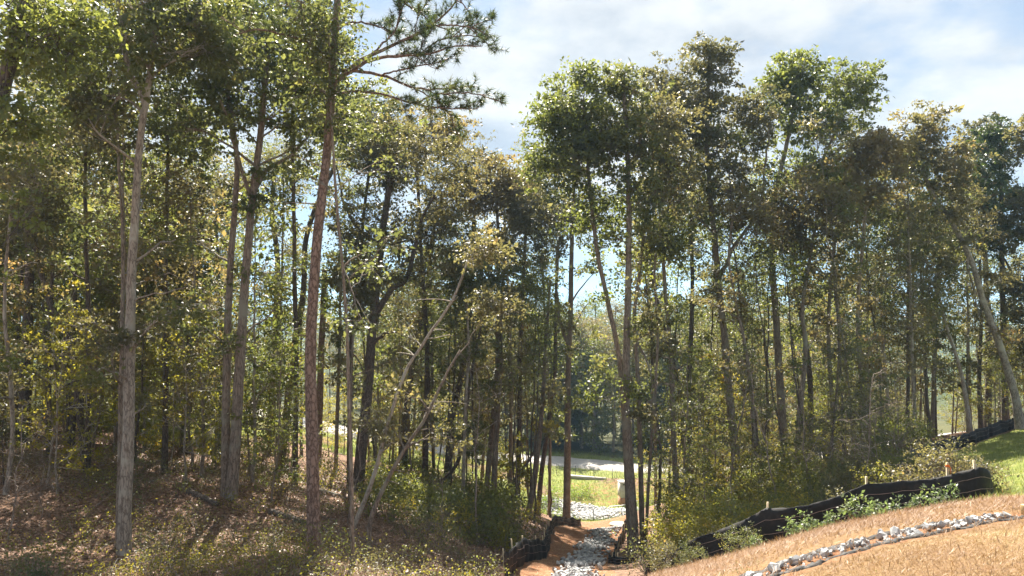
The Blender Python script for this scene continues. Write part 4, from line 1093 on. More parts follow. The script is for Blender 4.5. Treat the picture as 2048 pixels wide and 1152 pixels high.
n_m = 0
for _ in range(5000):
    if n_m >= 62: break
    px = rng.uniform(-200, 2200); Y = rng.uniform(25, 60)
    x, y = gx(px, Y)
    if in_chan(x, y) or in_clear(x, y) or in_lawn(x, y) or not no_road(x, y) or near_low(x, y): continue
    if 1000 < px < 1350 or (px > 1350 and Y < 46) or (1330 < px < 1620 and Y < 56): continue
    if 590 < px <= 1000 and (Y < 44 or rng.random() < 0.1): continue
    if px <= 590 and Y < 40 and rng.random() < 0.8: continue
    if px > 1820 and Y < 45: continue
    if 460 < px < 730 and Y > 43: continue
    if not free(x, y, 1.6): continue
    z = h1(x, y); k = MID[rng.integers(0, 5)]; s = min(rng.uniform(0.6, 1.15), max_h(px, Y, z, 90) / k['H'])
    place('understory_tree', k, (x, y, z), (s, s, s), label=where(px, Y, 'mid-height tree', k, s), cat='tree', group='mid-height trees under the canopy', tilt=0.04)
    n_m += 1

n_p = 0
for _ in range(3000):
    if n_p >= 62: break
    r_ = rng.random()
    px, Y = (rng.uniform(640, 1112), rng.uniform(41, 57)) if r_ < 0.5 else (rng.uniform(1300, 1800), rng.uniform(36, 58)) if r_ < 0.85 else (rng.uniform(0, 640), rng.uniform(32, 60))
    x, y = gx(px, Y)
    if 460 < px < 730 or in_chan(x, y) or in_lawn(x, y) or near_low(x, y) or not free(x, y, 0.8): continue
    z = h1(x, y); k = POLE[rng.integers(0, 3)]; s = min(rng.uniform(0.7, 1.1), max_h(px, Y, z, 60) / k['H'])
    place('slim_tree', k, (x, y, z), (s, s, s), label=where(px, Y, 'slim tree', k, s), cat='tree', group='slim pole-like trees among the bigger trunks', tilt=0.05)
    n_p += 1

n_y = 0
for _ in range(4000):
    if n_y >= 170: break
    px = rng.uniform(-150, 2150); Y = rng.uniform(23, 62) if rng.random() < 0.75 else rng.uniform(62, 100)
    x, y = gx(px, Y)
    if in_chan(x, y) or in_clear(x, y) or in_lawn(x, y) or not no_road(x, y) or near_low(x, y): continue
    if 1060 < px < 1345 and Y < 95: continue
    if px < 700 and Y < 25 or (600 < px < 1060 and Y < 42) or (px > 1340 and Y < 34 and rng.random() < 0.6) or (1330 < px < 1640 and rng.random() < 0.5): continue
    if px > 1820 and Y < 45: continue
    if 460 < px < 730 and Y > 43: continue
    if not free(x, y, 1.3): continue
    z = h1(x, y); k = YOUNG[rng.integers(0, 5)]; s = rng.uniform(0.55, 1.05)
    if 640 < px < 1060: s *= 0.8
    place('young_tree', k, (x, y, z), (s, s, s * rng.uniform(0.9, 1.15)), label=where(px, Y, 'young tree', k, s), cat='young tree', group='young trees under the canopy', tilt=0.06)
    n_y += 1

# sunlit young growth along the edge of the clearing
n_e = 0
SUNNY = [YOUNG[2], YOUNG[3], YOUNG[0], YOUNG[3]]  # brighter, yellower kinds: part of the sunlight is in the leaf colour
for _ in range(3000):
    if n_e >= 95: break
    px, Y = (rng.uniform(-60, 1010), rng.uniform(56, 82)) if rng.random() < 0.62 else (rng.uniform(1340, 1850), rng.uniform(52, 68))
    x, y = gx(px, Y)
    if not no_road(x, y) or in_chan(x, y) or not free(x, y, 1.2): continue
    if 680 < px < 1010 and rng.random() < 0.5 or 460 < px < 720 and rng.random() < 0.8: continue
    k = SUNNY[rng.integers(0, 4)]; s = rng.uniform(0.4, 0.95) * (0.6 if 680 < px < 1010 else 1)
    place('young_tree', k, (x, y, h1(x, y)), (s, s, s * rng.uniform(0.85, 1.1)), label=where(px, Y, 'sunlit young tree', k, s), cat='young tree', group='sunlit young trees at the edge of the clearing', tilt=0.05)
    n_e += 1

# bright sprays, their light from behind put into yellow-green leaf colour
for px, Y, s, lab in [(1425, 43, 1.0, 'glowing yellow-green young tree with layered sprays right of the slender dark trunk'), (1462, 45, 0.85, 'smaller glowing young tree behind the layered yellow-green sprays'),
                      (800, 58, 0.95, 'bright yellow-green young tree behind the pale leaning trunk'), (1030, 54, 0.6, 'small yellow-leaved tree beside the upright dark trunk on the bank'),
                      (890, 62, 0.8, 'yellow-green young tree lit up above the gravel road'), (1290, 72, 0.5, 'small yellow-green tree at the end of the concrete outlet box'), (690, 64, 0.7, 'yellow young tree lit up right of the broken snag'),
                      (545, 60, 0.5, 'orange-tinged yellow young tree by the upright dark trunk')]:
    p = ground_pt(px, Y); place('young_tree', GLOW[0], p, s, label=lab, cat='young tree')

n_d = 0
for px, Y, s, k in [(955, 30, 1.2, 2), (1705, 24, 1.0, 0), (1745, 26, 0.9, 1), (1560, 26, 0.9, 2), (1630, 28, 1.1, 0), (1790, 27, 0.8, 0), (90, 24, 0.7, 1), (30, 22, 0.9, 0), (690, 27, 1.0, 0), (1600, 32, 0.8, 1), (880, 27, 0.8, 1), (1480, 24, 0.6, 1)]:
    p = ground_pt(px, Y)
    if Y < 31 and px > 1320 and in_lawn(p[0], p[1]): continue
    place('dead_sapling', DEAD[k], p, s, label=where(px, Y, 'leafless twiggy dead sapling', DEAD[k]).replace('bare grey ', ''), cat='dead sapling', group='bare dead saplings', tilt=0.1)

n_b = 0
for _ in range(6000):
    if n_b >= 190: break
    r_ = rng.random()
    if r_ < 0.48: px, Y = rng.uniform(1290, 1990), rng.uniform(19, 40)
    elif r_ < 0.72: px, Y = rng.uniform(760, 1090), rng.uniform(30, 52)
    elif r_ < 0.92: px, Y = rng.uniform(-100, 760), rng.uniform(36, 62)
    else: px, Y = rng.uniform(1290, 1420), rng.uniform(45, 68)
    x, y = gx(px, Y)
    if in_chan(x, y) or in_lawn(x, y) or near_low(x, y) or (in_clear(x, y) and px < 1280): continue
    if 1075 < px < 1280 + 2100 / Y and Y < 56: continue
    if px > 1300 and Y < 19.5 + 2.0: continue
    if px > 1820 and Y < 45: continue
    if 460 < px < 730 and Y > 43: continue
    if not free(x, y, 0.9): continue
    k = BUSH[rng.choice(4, p=[0.08, 0.42, 0.08, 0.42] if 1280 < px < 1650 else [0.28, 0.30, 0.26, 0.16])]; s = rng.uniform(0.55, 1.15) * (0.85 if Y < 26 else 1) * (0.66 if 640 < px < 1090 else 1)  # right-hand bushes favour bright, yellow leaves: backlight put into colour
    if 640 < px < 1090: k = COARSE[rng.choice(4, p=[0.2, 0.35, 0.25, 0.2])]; s = rng.uniform(0.6, 1.0)
    place('bush', k, (x, y, h1(x, y)), (s, s, s * rng.uniform(0.8, 1.2)), label=where(px, Y, 'leafy bush', k, s), cat='bush', group='leafy bushes of the undergrowth')
    n_b += 1

n_l = 0
for _ in range(6000):
    if n_l >= 260: break
    r_ = rng.random()
    if r_ < 0.62: px, Y = rng.uniform(-60, 1010), 17.5 + 22 * rng.random() ** 1.6
    elif r_ < 0.85: px, Y = rng.uniform(400, 1060), rng.uniform(26, 50)
    else: px, Y = rng.uniform(1280, 1560), rng.uniform(19, 30)
    x, y = gx(px, Y)
    if in_chan(x, y) or in_lawn(x, y) or near_low(x, y): continue
    dens = 0.5 + 0.5 * fbm2(np.array([x * 0.45]), np.array([y * 0.45]), 21, 2)[0]
    if 330 < px < 760 and Y < 24: dens += 0.4
    if rng.random() > dens: continue
    if not free(x, y, 0.45): continue
    k = LOW[rng.choice(4, p=[0.2, 0.42, 0.12, 0.26])]; s = rng.uniform(0.55, 1.25)
    place('low_shrub', k, (x, y, h1(x, y)), s, label=where(px, Y, 'low shrub', k, s), cat='shrub', group='low shrubs on the woodland floor')
    n_l += 1

for px, Y, s, k, lab in [(1120, 58.5, 1.1, 0, 'bright green weed clump left of the riprap basin'), (1155, 72, 1.5, 0, 'bright green weeds behind the riprap basin'), (1095, 66, 1.6, 0, 'lush weed patch on the left rim of the basin'),
                         (1165, 73.5, 1.3, 0, 'leafy weeds on the basin bank beneath the wire fence'), (1068, 62, 1.3, 0, 'weeds spilling over the bank left of the basin'), (1300, 62, 1.5, 0, 'bright weeds right of the outlet box'), (1320, 57, 1.4, 0, 'weeds in the sun behind the oak cluster'),
                         (1510, 14.6, 0.50, 1, 'grey-green weed at the left foot of the lower silt fence'), (1590, 14.7, 0.68, 1, 'grey-green weed with big leaves against the lower silt fence'), (1620, 15.2, 0.74, 1, 'taller grey-green weed right of the big-leaved one'),
                         (1715, 14.2, 0.81, 1, 'broad weed clump in the dead grass before the middle of the fence'), (1770, 14.6, 0.68, 1, 'weed tuft right of the broad clump by the fence'), (1835, 14.5, 0.56, 1, 'small weed at the fence below the flagged stake'),
                         (1885, 14.7, 0.74, 1, 'tall weed standing before the right part of the fence'), (1660, 14.6, 0.56, 1, 'low weed between the taller fence weeds'), (1745, 14.9, 0.62, 1, 'thin weed close against the black fabric'),
                         (90, 17.5, 0.7, 1, 'pale green weed patch at the bottom left corner')]:
    place('weed', WEED[k], ground_pt(px, Y), s, label=lab, cat='weed')
for px, Y, s, k, lab in [(1905, 17.6, 0.75, 2, 'spreading grey-leaved bush behind the right end of the lower silt fence'), (1860, 18.6, 0.75, 2, 'olive bush next to the spreading one behind the fence'), (1945, 16.8, 0.5, 2, 'small bush topping the fence end by the grass'),
                         (1430, 18.2, 0.45, 2, 'olive bush growing over the lower silt fence'), (1475, 16.3, 0.35, 0, 'dark bush hiding the left part of the lower fence'), (1670, 17.1, 0.5, 2, 'bush drooping over the middle of the lower fence'),
                         (1385, 16.9, 0.28, 0, 'dark low bush in the bottom corner by the fence'), (1330, 17.0, 0.4, 2, 'bush half covering the black fabric at the bottom edge')]:
    place('bush', BUSH[k], ground_pt(px, Y), s, label=lab, cat='bush')

# ------------------------------------------------------------------ stuff on the ground
def scatter(name, poly_test, xr, yr, n, hgt, width, leafm, lean=0.5, flat=False, jitter=0.3, tint_fn=None, one_tri=True):
    x = rng.uniform(*xr, n); y = rng.uniform(*yr, n)
    ok = poly_test(x, y); x, y = x[ok], y[ok]; n = len(x)
    z = height(x, y)
    P = np.c_[x, y, z]
    if flat:
        V, Q = leaf_cloud(P + np.c_[np.zeros(n), np.zeros(n), rng.uniform(0.0, 0.06, n)], hgt * rng.uniform(0.6, 1.3, n), hgt * width * rng.uniform(0.7, 1.2, n), None, 0.78, 0.0)
        polys = [Q]
    else:
        a = rng.uniform(0, 6.28, n); d = unit(np.c_[np.cos(a) * lean, np.sin(a) * lean, rng.uniform(0.4, 1.0, n)])
        L_ = (hgt * rng.uniform(0.5, 1.3, n))[:, None]; s = np.c_[-np.sin(a), np.cos(a), np.zeros(n)] * width / 2
        P[:, 2] -= 0.01
        V = np.stack([P - s, P + s, P + d * L_], 1).reshape(-1, 3); polys = [np.arange(n * 3).reshape(n, 3)]
    t = np.clip(rng.normal(0.5, 0.17, n) + jitter * 0.5 * fbm2(x * 1.3, y * 1.3, 31, 3), 0, 1)
    return tag(mesh_obj(name, V, polys, G[leafm], tint=t), kind='stuff')


pt = lambda P: (lambda x, y: in_poly(x, y, P))
scatter('fallen_leaves', lambda x, y: ~in_poly(x, y, CLAY_POLY) & (x < 1.5 + 0.0 * y) & (np.abs(x) < y * 0.75) & (poly_dist(x, y, FENCE_CH_L) > 0.3), (-26, 2), (14, 44), 75000, 0.10, 0.7, 'litter', flat=True)
scatter('dry_grass', lambda x, y: in_poly(x, y, STRAW_POLY) & (poly_dist(x, y, DRAIN) > 0.55) & (y < 9.6 + 0 * x) & (x > 0.2), (0.5, 9), (4.5, 10), 200000, 0.055, 0.008, 'straw', lean=1.2, jitter=0.6)
scatter('dead_grass_bank', lambda x, y: in_poly(x, y, STRAW_POLY) & (poly_dist(x, y, DRAIN) > np.where(x < 5.2, 0.95, 0.55)) & (y > 9.3) & (x > 1.5), (2, 11), (9.3, 17.2), 60000, 0.13, 0.011, 'deadgrass', lean=1.3, jitter=0.3)
scatter('grass_sprigs', lambda x, y: in_poly(x, y, STRAW_POLY) & (poly_dist(x, y, DRAIN) > 0.5) & (fbm2(x * 1.7, y * 1.7, 63, 3) > 0.75) & (x > 1), (1, 11), (4.5, 14), 26000, 0.075, 0.008, 'grass', lean=0.9, jitter=0.5)
scatter('straw_litter', lambda x, y: in_poly(x, y, STRAW_POLY) & (x > 0.5), (0.5, 11), (4.5, 16), 26000, 0.12, 0.06, 'deadgrass', flat=True, jitter=0.6)
scatter('green_grass', pt(GRASS_POLY), (8, 36), (12.5, 48), 110000, 0.17, 0.014, 'grass', lean=0.6, jitter=0.6)
scatter('basin_grass', lambda x, y: in_poly(x, y, CLEAR_POLY) & ((((x - POND_C[0]) / POND_R[0]) ** 2 + ((y - POND_C[1]) / POND_R[1]) ** 2) > 1.0) & (np.abs(y - road_y(x)) > 4.2), (-42, 20), (53, 112), 60000, 0.42, 0.045, 'grass', lean=0.6, jitter=0.7)
scatter('channel_straw', lambda x, y: in_poly(x, y, CLAY_POLY) & (poly_dist(x, y, CHANNEL) > 0.6), (-1, 9), (21, 53), 16000, 0.16, 0.012, 'straw', lean=1.6, jitter=0.3)

# ------------------------------------------------------------------ stones
def hull_stone(seed):
    import bmesh
    r = np.random.default_rng(seed); bm = bmesh.new()
    for p in unit(r.normal(0, 1, (16, 3))) * r.uniform(0.8, 1.05, (16, 1)) * np.array([1, r.uniform(0.65, 0.95), r.uniform(0.5, 0.8)]): bm.verts.new(p)
    res = bmesh.ops.convex_hull(bm, input=bm.verts)
    for v in [v for v in bm.verts if not v.link_faces]: bm.verts.remove(v)
    me = bpy.data.meshes.new('stone'); bm.to_mesh(me); bm.free(); me.materials.append(M['stone'])
    return me


STONES = [hull_stone(100 + i) for i in range(12)]


def along(P, n):
    P = np.asarray(P, float); s = np.concatenate([[0], np.cumsum(np.linalg.norm(np.diff(P, axis=0), axis=1))]); t = np.linspace(0, s[-1], n)
    return np.c_[np.interp(t, s, P[:, 0]), np.interp(t, s, P[:, 1])], s[-1]


def put_stone(parent, base, x, y, z, s):
    o = link('stone', STONES[rng.integers(0, 12)], parent, np.array([x, y, z]) - base)
    o.rotation_euler = tuple(rng.uniform(0, 6.28, 3)); o.scale = tuple(s * rng.uniform(0.8, 1.25, 3))


# the near drain: fabric-lined trench of white stones
dp, dl = along(DRAIN, 120); dp = spline(np.c_[dp[::10], np.zeros(len(dp[::10]))], 120)[:, :2]
dt = unit(np.gradient(dp, axis=0)); dn = np.c_[dt[:, 1], -dt[:, 0]]
dbase = np.array([*dp[40], h1(*dp[40])])
drain = empty('rock_drain', dbase); tag(drain, 'trench of loose white stones lined with black fabric crossing the dry grass', 'rock drain')
la = Acc(); offs = np.linspace(-0.36, 0.36, 15)
prof = 0.02 + 0.025 * np.cos(offs / 0.36 * math.pi * 3) - 0.13 * np.exp(-(offs / 0.2) ** 2)
LP = dp[:, None] + dn[:, None] * (offs[None, :, None] * (1 + 0.22 * fbm2(np.arange(120) * 0.55, np.zeros(120), 44, 4))[:, None, None])
LZ = height(LP[..., 0], LP[..., 1]) + prof[None] + rng.normal(0, 0.010, (120, 15)) + 0.016 * fbm2(np.arange(120)[:, None] * 0.5 + 0 * offs[None], 0 * LP[..., 0] + offs[None] * 3, 51, 3) + 0.012
LZ[:, [0, -1]] -= 0.08
il = (np.arange(119)[:, None] * 15 + np.arange(14)[None])
la.add(np.c_[LP.reshape(-1, 2), LZ.ravel()], np.stack([il, il + 1, il + 16, il + 15], -1).reshape(-1, 4))
la.obj('fabric_liner', M['fabric'], drain, off=dbase)
for i in range(270):
    k = rng.integers(2, 119); o_ = np.clip(rng.normal(0.02, 0.13), -0.28, 0.28); s = min(0.082, 0.042 * math.exp(rng.normal(0, 0.34)))
    q = dp[k] + dn[k] * o_; put_stone(drain, dbase, q[0], q[1], h1(*q) - 0.02 + 0.5 * s + (0.035 if abs(o_) < 0.1 else 0), s)

# the channel between the silt fences
cpth, cl_ = along(CHANNEL, 200); cpth = spline(np.c_[cpth[::20], np.zeros(10)], 200)[:, :2]; ct_ = unit(np.gradient(cpth, axis=0)); cn_ = np.c_[ct_[:, 1], -ct_[:, 0]]
cbase = np.array([*cpth[120], h1(*cpth[120])])
chan = empty('riprap_channel', cbase); tag(chan, 'strip of grey riprap running down between two black silt fences', 'riprap channel')
pos = []
for i in range(900):
    k = rng.integers(0, 200); o_ = rng.normal(0, 0.36) * (1.15 if k < 70 else 1); o_ = np.clip(o_, -0.85, 0.85); q = cpth[k] + cn_[k] * o_; pos.append((q[1], q[0], rng.uniform(0.085, 0.15)))
pos.sort()
zs = height(np.array([p[1] for p in pos]), np.array([p[0] for p in pos]))
rest = Acc()
for i, ((y, x, s), z) in enumerate(zip(pos, zs)):
    z = z + 0.3 * s + rng.uniform(0, 0.08)
    if i < 300 or y < 0: put_stone(chan, cbase, x, y, z, s)
    else:
        me = STONES[rng.integers(0, 12)]; V = np.empty(len(me.vertices) * 3); me.vertices.foreach_get('co', V); V = V.reshape(-1, 3)
        a = rng.uniform(0, 6.28); V = V @ np.array([[math.cos(a), -math.sin(a), 0], [math.sin(a), math.cos(a), 0], [0, 0, 1]]) * s * rng.uniform(0.8, 1.25, 3) + np.array([x, y, z])
        rest.add(V, None, np.array([p.vertices[:] for p in me.polygons]))
tag(rest.obj('distant_stones', M['stone'], chan, smooth=False, off=cbase), kind='stuff')

# the riprap in the basin
ra = Acc()
rs = np.random.default_rng(77)
for i in range(1500):
    a, r_ = rs.uniform(0, 6.28), math.sqrt(rs.uniform(0, 1)); x, y = POND_C + POND_R * r_ * np.array([math.cos(a), math.sin(a)])
    s = rs.uniform(0.10, 0.2); me = STONES[rs.integers(0, 12)]
    V = np.empty(len(me.vertices) * 3); me.vertices.foreach_get('co', V); V = V.reshape(-1, 3)
    th = rs.uniform(0, 6.28); V = V @ np.array([[math.cos(th), -math.sin(th), 0], [math.sin(th), math.cos(th), 0], [0, 0, 1]]) * s + np.array([x, y, h1(x, y) + 0.3 * s])
    ra.add(V, None, np.array([p.vertices[:] for p in me.polygons]))
tag(ra.obj('riprap_bed', M['stone'], None, smooth=False), kind='stuff')

# ------------------------------------------------------------------ silt fences
def silt_fence(label, P, hgt, step=2.0, lean=0.06, sag=0.10, seed=1, taper=(1, 1), stake_over=0.10, back=1, seams=(0.42, 0.74)):
    r = np.random.default_rng(seed)
    _, L_ = along(P, 10); n = max(24, int(L_ / 0.11))
    p = spline(np.c_[np.array(P, float), np.zeros(len(P))], n)[:, :2]
    t = unit(np.gradient(p, axis=0)); nn = np.c_[-t[:, 1], t[:, 0]]
    s = np.linspace(0, L_, n); ph = (s / step) % 1
    tp = np.interp(s, np.linspace(0, L_, len(taper)), taper)
    H = hgt * tp * (1 - sag * np.abs(np.sin(ph * math.pi)) + 0.05 * fbm2(s * 1.5, s * 0, seed, 3) + 0.025 * fbm2(s * 9, s * 0, seed + 3, 2))
    rows = np.linspace(0, 1, 8)
    z0 = height(p[:, 0], p[:, 1])
    base = np.array([*p[n // 2], z0[n // 2]])
    root = empty('silt_fence', base); tag(root, label, 'silt fence')
    fa = Acc(); offs = np.array([-0.005, 0.005])
    grid = []
    wob = 0.05 * fbm2(s[:, None] * 2.6 + 0 * rows, rows[None] * 4 + 0 * s[:, None], seed + 5, 4) + 0.045 * np.sin(ph * math.pi)[:, None] * np.sin(rows * 3)[None] + lean * rows[None] + 0.035 * fbm2(s[:, None] * 12, rows[None] * 1.5 + 0 * s[:, None], seed + 19, 3) + 0.04 * fbm2(s[:, None] * 7, rows[None] * 2 + 0 * s[:, None], seed + 9, 2)
    for o_ in offs:
        X = p[:, None] + nn[:, None] * (wob + o_)[..., None]
        Z = z0[:, None] - 0.06 + (H[:, None] + 0.06) * rows[None]
        grid.append(np.concatenate([X, Z[..., None]], -1))
    V = np.concatenate([g.reshape(-1, 3) for g in grid]); m = 8
    i0 = (np.arange(n - 1)[:, None] * m + np.arange(m - 1)[None]); q = np.stack([i0, i0 + m, i0 + m + 1, i0 + 1], -1).reshape(-1, 4); N0 = n * m
    it = np.arange(n - 1) * m + m - 1; rim = np.stack([it, it + m, it + m + N0, it + N0], -1)
    fa.add(V, np.concatenate([q, q[:, ::-1] + N0, rim]))
    fa.obj('fabric', M['fabric'], root, smooth=False, off=base)
    for f in seams:
        k = f * 7; a = int(k); w_ = k - a
        X = grid[0][:, a] * (1 - w_) + grid[0][:, a + 1] * w_; Xb = grid[1][:, a] * (1 - w_) + grid[1][:, a + 1] * w_
        for G_, sg in ((X, -1), (Xb, 1)):
            G2 = G_.copy(); G2[:, :2] += nn * 0.006 * sg
            sa = Acc(); tube(sa, G2, 0.0055, 4); sa.obj('seam', M['rope'], root, off=base)
    for sp in np.arange(0, L_ + 0.01, step):
        k = min(n - 1, int(sp / L_ * (n - 1))); sa = Acc()
        b = np.array([*(p[k] + nn[k] * (lean * 0.6 + 0.055 * back)), z0[k] - 0.2]); e = np.array([*(p[k] + nn[k] * (lean + back * (0.09 + r.uniform(0, 0.05))) + t[k] * r.normal(0, 0.03)), z0[k] + H[k] + stake_over * r.uniform(0.3, 1.4)])
        dd = unit(e - b); s1 = np.array([t[k][0], t[k][1], 0]) * 0.02; s2 = np.array([nn[k][0], nn[k][1], 0]) * 0.02
        V = np.array([b - s1 - s2, b + s1 - s2, b + s1 + s2, b - s1 + s2, e - s1 - s2, e + s1 - s2, e + s1 + s2, e - s1 + s2])
        sa.add(V, [[0, 3, 2, 1], [4, 5, 6, 7], [0, 1, 5, 4], [1, 2, 6, 5], [2, 3, 7, 6], [3, 0, 4, 7]])
        sa.obj('stake', M['wood'], root, smooth=False, off=base)
    return root


silt_fence('black silt fence curving down the left side of the riprap channel', FENCE_CH_L, 0.85, seed=2, taper=(0.55, 1.15), lean=-0.08, back=-1)
silt_fence('black silt fence crumpled along the right side of the riprap channel', FENCE_CH_R, 0.8, seed=4, taper=(1.1, 0.3), lean=0.05, sag=0.3)
silt_fence('long black silt fence across the slope above the rock drain', FENCE_LOW, 0.74, seed=6, taper=(0.85, 0.85, 0.95, 1.1, 1.2, 1.15, 0.6), lean=-0.08, sag=0.17, step=2.1, back=-1)
silt_fence('far black silt fence along the top of the green grass slope', FENCE_UP, 0.75, seed=8, taper=(1, 0.9), lean=-0.05, back=-1)

# ------------------------------------------------------------------ small built things
def disc(acc, c, r, h, n=32, bev=0.03):
    th = np.linspace(0, 2 * math.pi, n, endpoint=False); R_ = [(r, 0), (r, h - bev), (r - bev, h)]
    V = np.concatenate([np.c_[np.cos(th) * a, np.sin(th) * a, np.full(n, z)] for a, z in R_] + [np.array([[0, 0, h]])]) + np.asarray(c)
    Q = [[k * n + i, k * n + (i + 1) % n, (k + 1) * n + (i + 1) % n, (k + 1) * n + i] for k in range(2) for i in range(n)]
    T = [[2 * n + i, 2 * n + (i + 1) % n, 3 * n] for i in range(n)]
    acc.add(V, Q, T)


b = ground_pt(1235, 47.8)
mh = empty('manhole', b); tag(mh, 'round pale concrete manhole cap at the head of the riprap channel', 'manhole')
a = Acc(); disc(a, (0, 0, -0.3), 0.50, 0.48); a.obj('shaft', M['lid'], mh, smooth=False)
a = Acc(); disc(a, (0, 0, 0.18), 0.56, 0.12); a.obj('lid', M['lid'], mh, smooth=False)

b = ground_pt(1249, 71)
ob = empty('outlet_box', b, 0.12); tag(ob, 'tall concrete outlet box with a dark slot and clay-stained foot in the basin', 'outlet structure')
a = Acc(); box(a, (0, 0, 1.35), (1.15, 1.15, 1.3)); a.obj('riser', M['concrete'], ob, smooth=False)
a = Acc(); box(a, (0, 0, 0.25), (1.16, 1.16, 0.9)); a.obj('stained_foot', M['rust'], ob, smooth=False)
a = Acc(); box(a, (0, 0, 2.06), (1.22, 1.22, 0.12)); a.obj('cap', M['concrete'], ob, smooth=False)
a = Acc(); box(a, (0.05, -0.58, 1.5), (0.09, 0.03, 0.95)); a.obj('slot', M['slot'], ob, smooth=False)
a = Acc(); box(a, (0.05, -0.58, 1.93), (0.9, 0.03, 0.09)); a.obj('slot', M['slot'], ob, smooth=False)
a = Acc(); box(a, (0.05, -0.60, 0.75), (0.12, 0.04, 0.42)); a.obj('gauge_board', M['pipe'], ob, smooth=False)
b = ground_pt(1236, 69.5)
a = Acc(); tube(a, np.array([[-0.9, 0.0, 0.12], [0.3, 0.1, 0.2], [1.8, 0.5, 0.5]]), 0.06, 10)
pp = a.obj('drain_pipe', M['pipe'], None); pp.location = b; tag(pp, 'thin white pipe lying at the foot of the outlet box', 'pipe')
b = ground_pt(1172, 79)
a = Acc(); box(a, (0, 0, 0.12), (4.0, 0.5, 0.34), 0.0); cs = a.obj('concrete_kerb', M['concrete'], None, smooth=False); cs.location = b; cs.rotation_euler = (0, 0.03, -0.25); tag(cs, 'long low concrete kerb on the bank below the gravel road', 'kerb')


def wire_fence(label, P, step, hgt):
    _, L_ = along(P, 5); n = int(L_ / step) + 1; p, _ = along(P, n); z = height(p[:, 0], p[:, 1]); base = np.array([*p[n // 2], z[n // 2]])
    root = empty('wire_fence', base); tag(root, label, 'wire fence')
    for k in range(n):
        a = Acc(); tube(a, np.array([[p[k, 0], p[k, 1], z[k] - 0.2], [p[k, 0] + rng.normal(0, 0.015), p[k, 1], z[k] + hgt]]), 0.03, 8); a.obj('post', M['steel'], root, off=base)
    a = Acc()
    for f in np.linspace(0.06, 0.97, 8):
        Q = np.c_[p, z + hgt * f]; tube(a, Q, 0.0045, 3)
    for s in np.arange(0.2, L_, 0.3):
        k = s / step; i = min(n - 2, int(k)); w_ = k - i; q = p[i] * (1 - w_) + p[i + 1] * w_; zz_ = z[i] * (1 - w_) + z[i + 1] * w_
        tube(a, np.array([[*q, zz_ + 0.05], [*q, zz_ + hgt]]), 0.003, 3)
    a.obj('wire_mesh', M['steel'], root, off=base)


wire_fence('dark wire fence with thin posts between the gravel road and the basin', [gx(1010, 84), gx(1092, 81.5), gx(1170, 79.8), gx(1300, 76)], 2.1, 1.15)
wire_fence('dark wire fence in front of the riprap basin', [gx(1080, 60), gx(1157, 58.5), gx(1260, 58), gx(1330, 60)], 2.0, 1.15)

b = ground_pt(2046, 10.3)
a = Acc(); box(a, (0.42, 0.12, 0.07), (0.9, 0.14, 0.14), 0.28); tm = a.obj('timber', M['timber'], None, smooth=False); tm.location = b + np.array([-0.02, 0, 0.01]); tag(tm, 'short sawn timber lying in the dry grass at the right edge', 'timber')
bv = tm.modifiers.new('edge', 'BEVEL'); bv.width = 0.012; bv.segments = 2

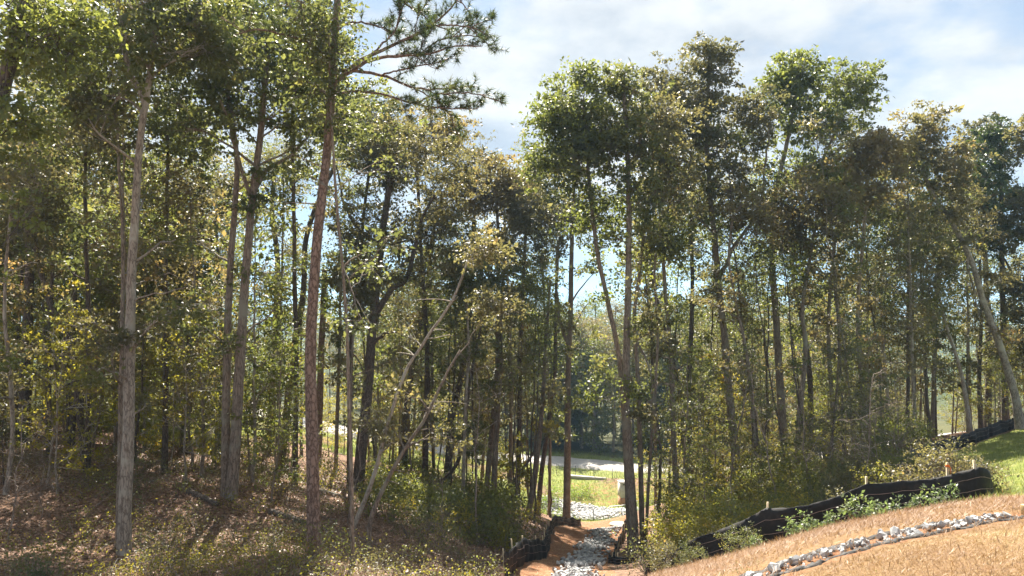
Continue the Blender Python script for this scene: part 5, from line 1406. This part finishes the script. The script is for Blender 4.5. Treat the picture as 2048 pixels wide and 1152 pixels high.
for px, Y, hgt, lab in [(1889, 15.95, 0.95, 'pale wooden stake tied with orange tape behind the lower silt fence'), (2045, 45.5, 1.3, 'red-orange marker stake at the leaning grey trunk'), (1381, 33, 1.3, 'orange-flagged stake among the bushes right of the oak cluster')]:
    b = ground_pt(px, Y); mk = empty('marker_stake', b); tag(mk, lab, 'marker stake')
    a = Acc(); box(a, (0, 0, hgt / 2 - 0.1), (0.045, 0.03, hgt + 0.2)); a.obj('stake', M['wood'], mk, smooth=False)
    a = Acc(); box(a, (0, -0.003, hgt * 0.93), (0.06, 0.045, 0.05)); tube(a, np.array([[0.02, -0.03, hgt * 0.93], [0.05, -0.04, hgt * 0.87], [0.04, -0.05, hgt * 0.76]]), np.array([0.010, 0.013, 0.006]), 4); a.obj('ribbon', M['tape'], mk, smooth=False)

for i, (p0, p1, Y0, Y1, r_, bk, lab) in enumerate([
    (380, 440, 27, 26, 0.13, 'dark', 'dark rotting log on the leaf litter left of the twin oak'), (545, 640, 26, 25, 0.12, 'dark', 'black fallen log left of the red-barked pine'),
    (790, 930, 37, 33, 0.14, 'grey', 'grey fallen trunk sloping down the bank toward the channel'), (630, 700, 33, 32, 0.12, 'brown', 'brown log lying behind the red-barked pine')]):
    a_, b_ = ground_pt(p0, Y0), ground_pt(p1, Y1)
    n = 12; x = np.linspace(a_[0], b_[0], n); y = np.linspace(a_[1], b_[1], n); z = height(x, y) + r_ * 0.5
    z = np.linspace(z[0], z[-1], n) * 0.5 + z * 0.5
    ac = Acc(); tube(ac, np.c_[x, y, z], np.linspace(r_, r_ * 0.6, n), 10, rough=0.06)
    o = ac.obj('log', B[bk], None, off=a_); o.location = a_; tag(o, lab, 'log')
for i in range(34):
    px, Y = (rng.uniform(20, 1000), 18.5 + 14 * rng.random()); p = ground_pt(px, Y); L_ = rng.uniform(0.7, 2.6); th = rng.uniform(0, 6.28)
    n = 8; s = np.linspace(0, L_, n); x = p[0] + np.cos(th) * s + rng.normal(0, 0.02, n); y = p[1] + np.sin(th) * s * 0.8; z = height(x, y) + 0.05 + rng.uniform(0, 0.25) * s / L_
    ac = Acc(); tube(ac, np.c_[x, y, z], np.linspace(0.022, 0.008, n), 5)
    for _ in range(3):
        k = rng.integers(2, 7); q = np.array([x[k], y[k], z[k]]); tube(ac, bezier(q, q + np.array([rng.normal(0, 0.3), rng.normal(0, 0.3), rng.uniform(0.05, 0.3)]), 0.1, 4), np.linspace(0.01, 0.004, 4), 4)
    o = ac.obj('fallen_branch', B['twig'], None, off=p); o.location = p
    s_, d_, t_ = beside(px, Y); tag(o, f'pale fallen branch on the leaf litter {s_} {t_}'.replace('in line with', 'near'), 'fallen branch', 'fallen branches on the woodland floor')
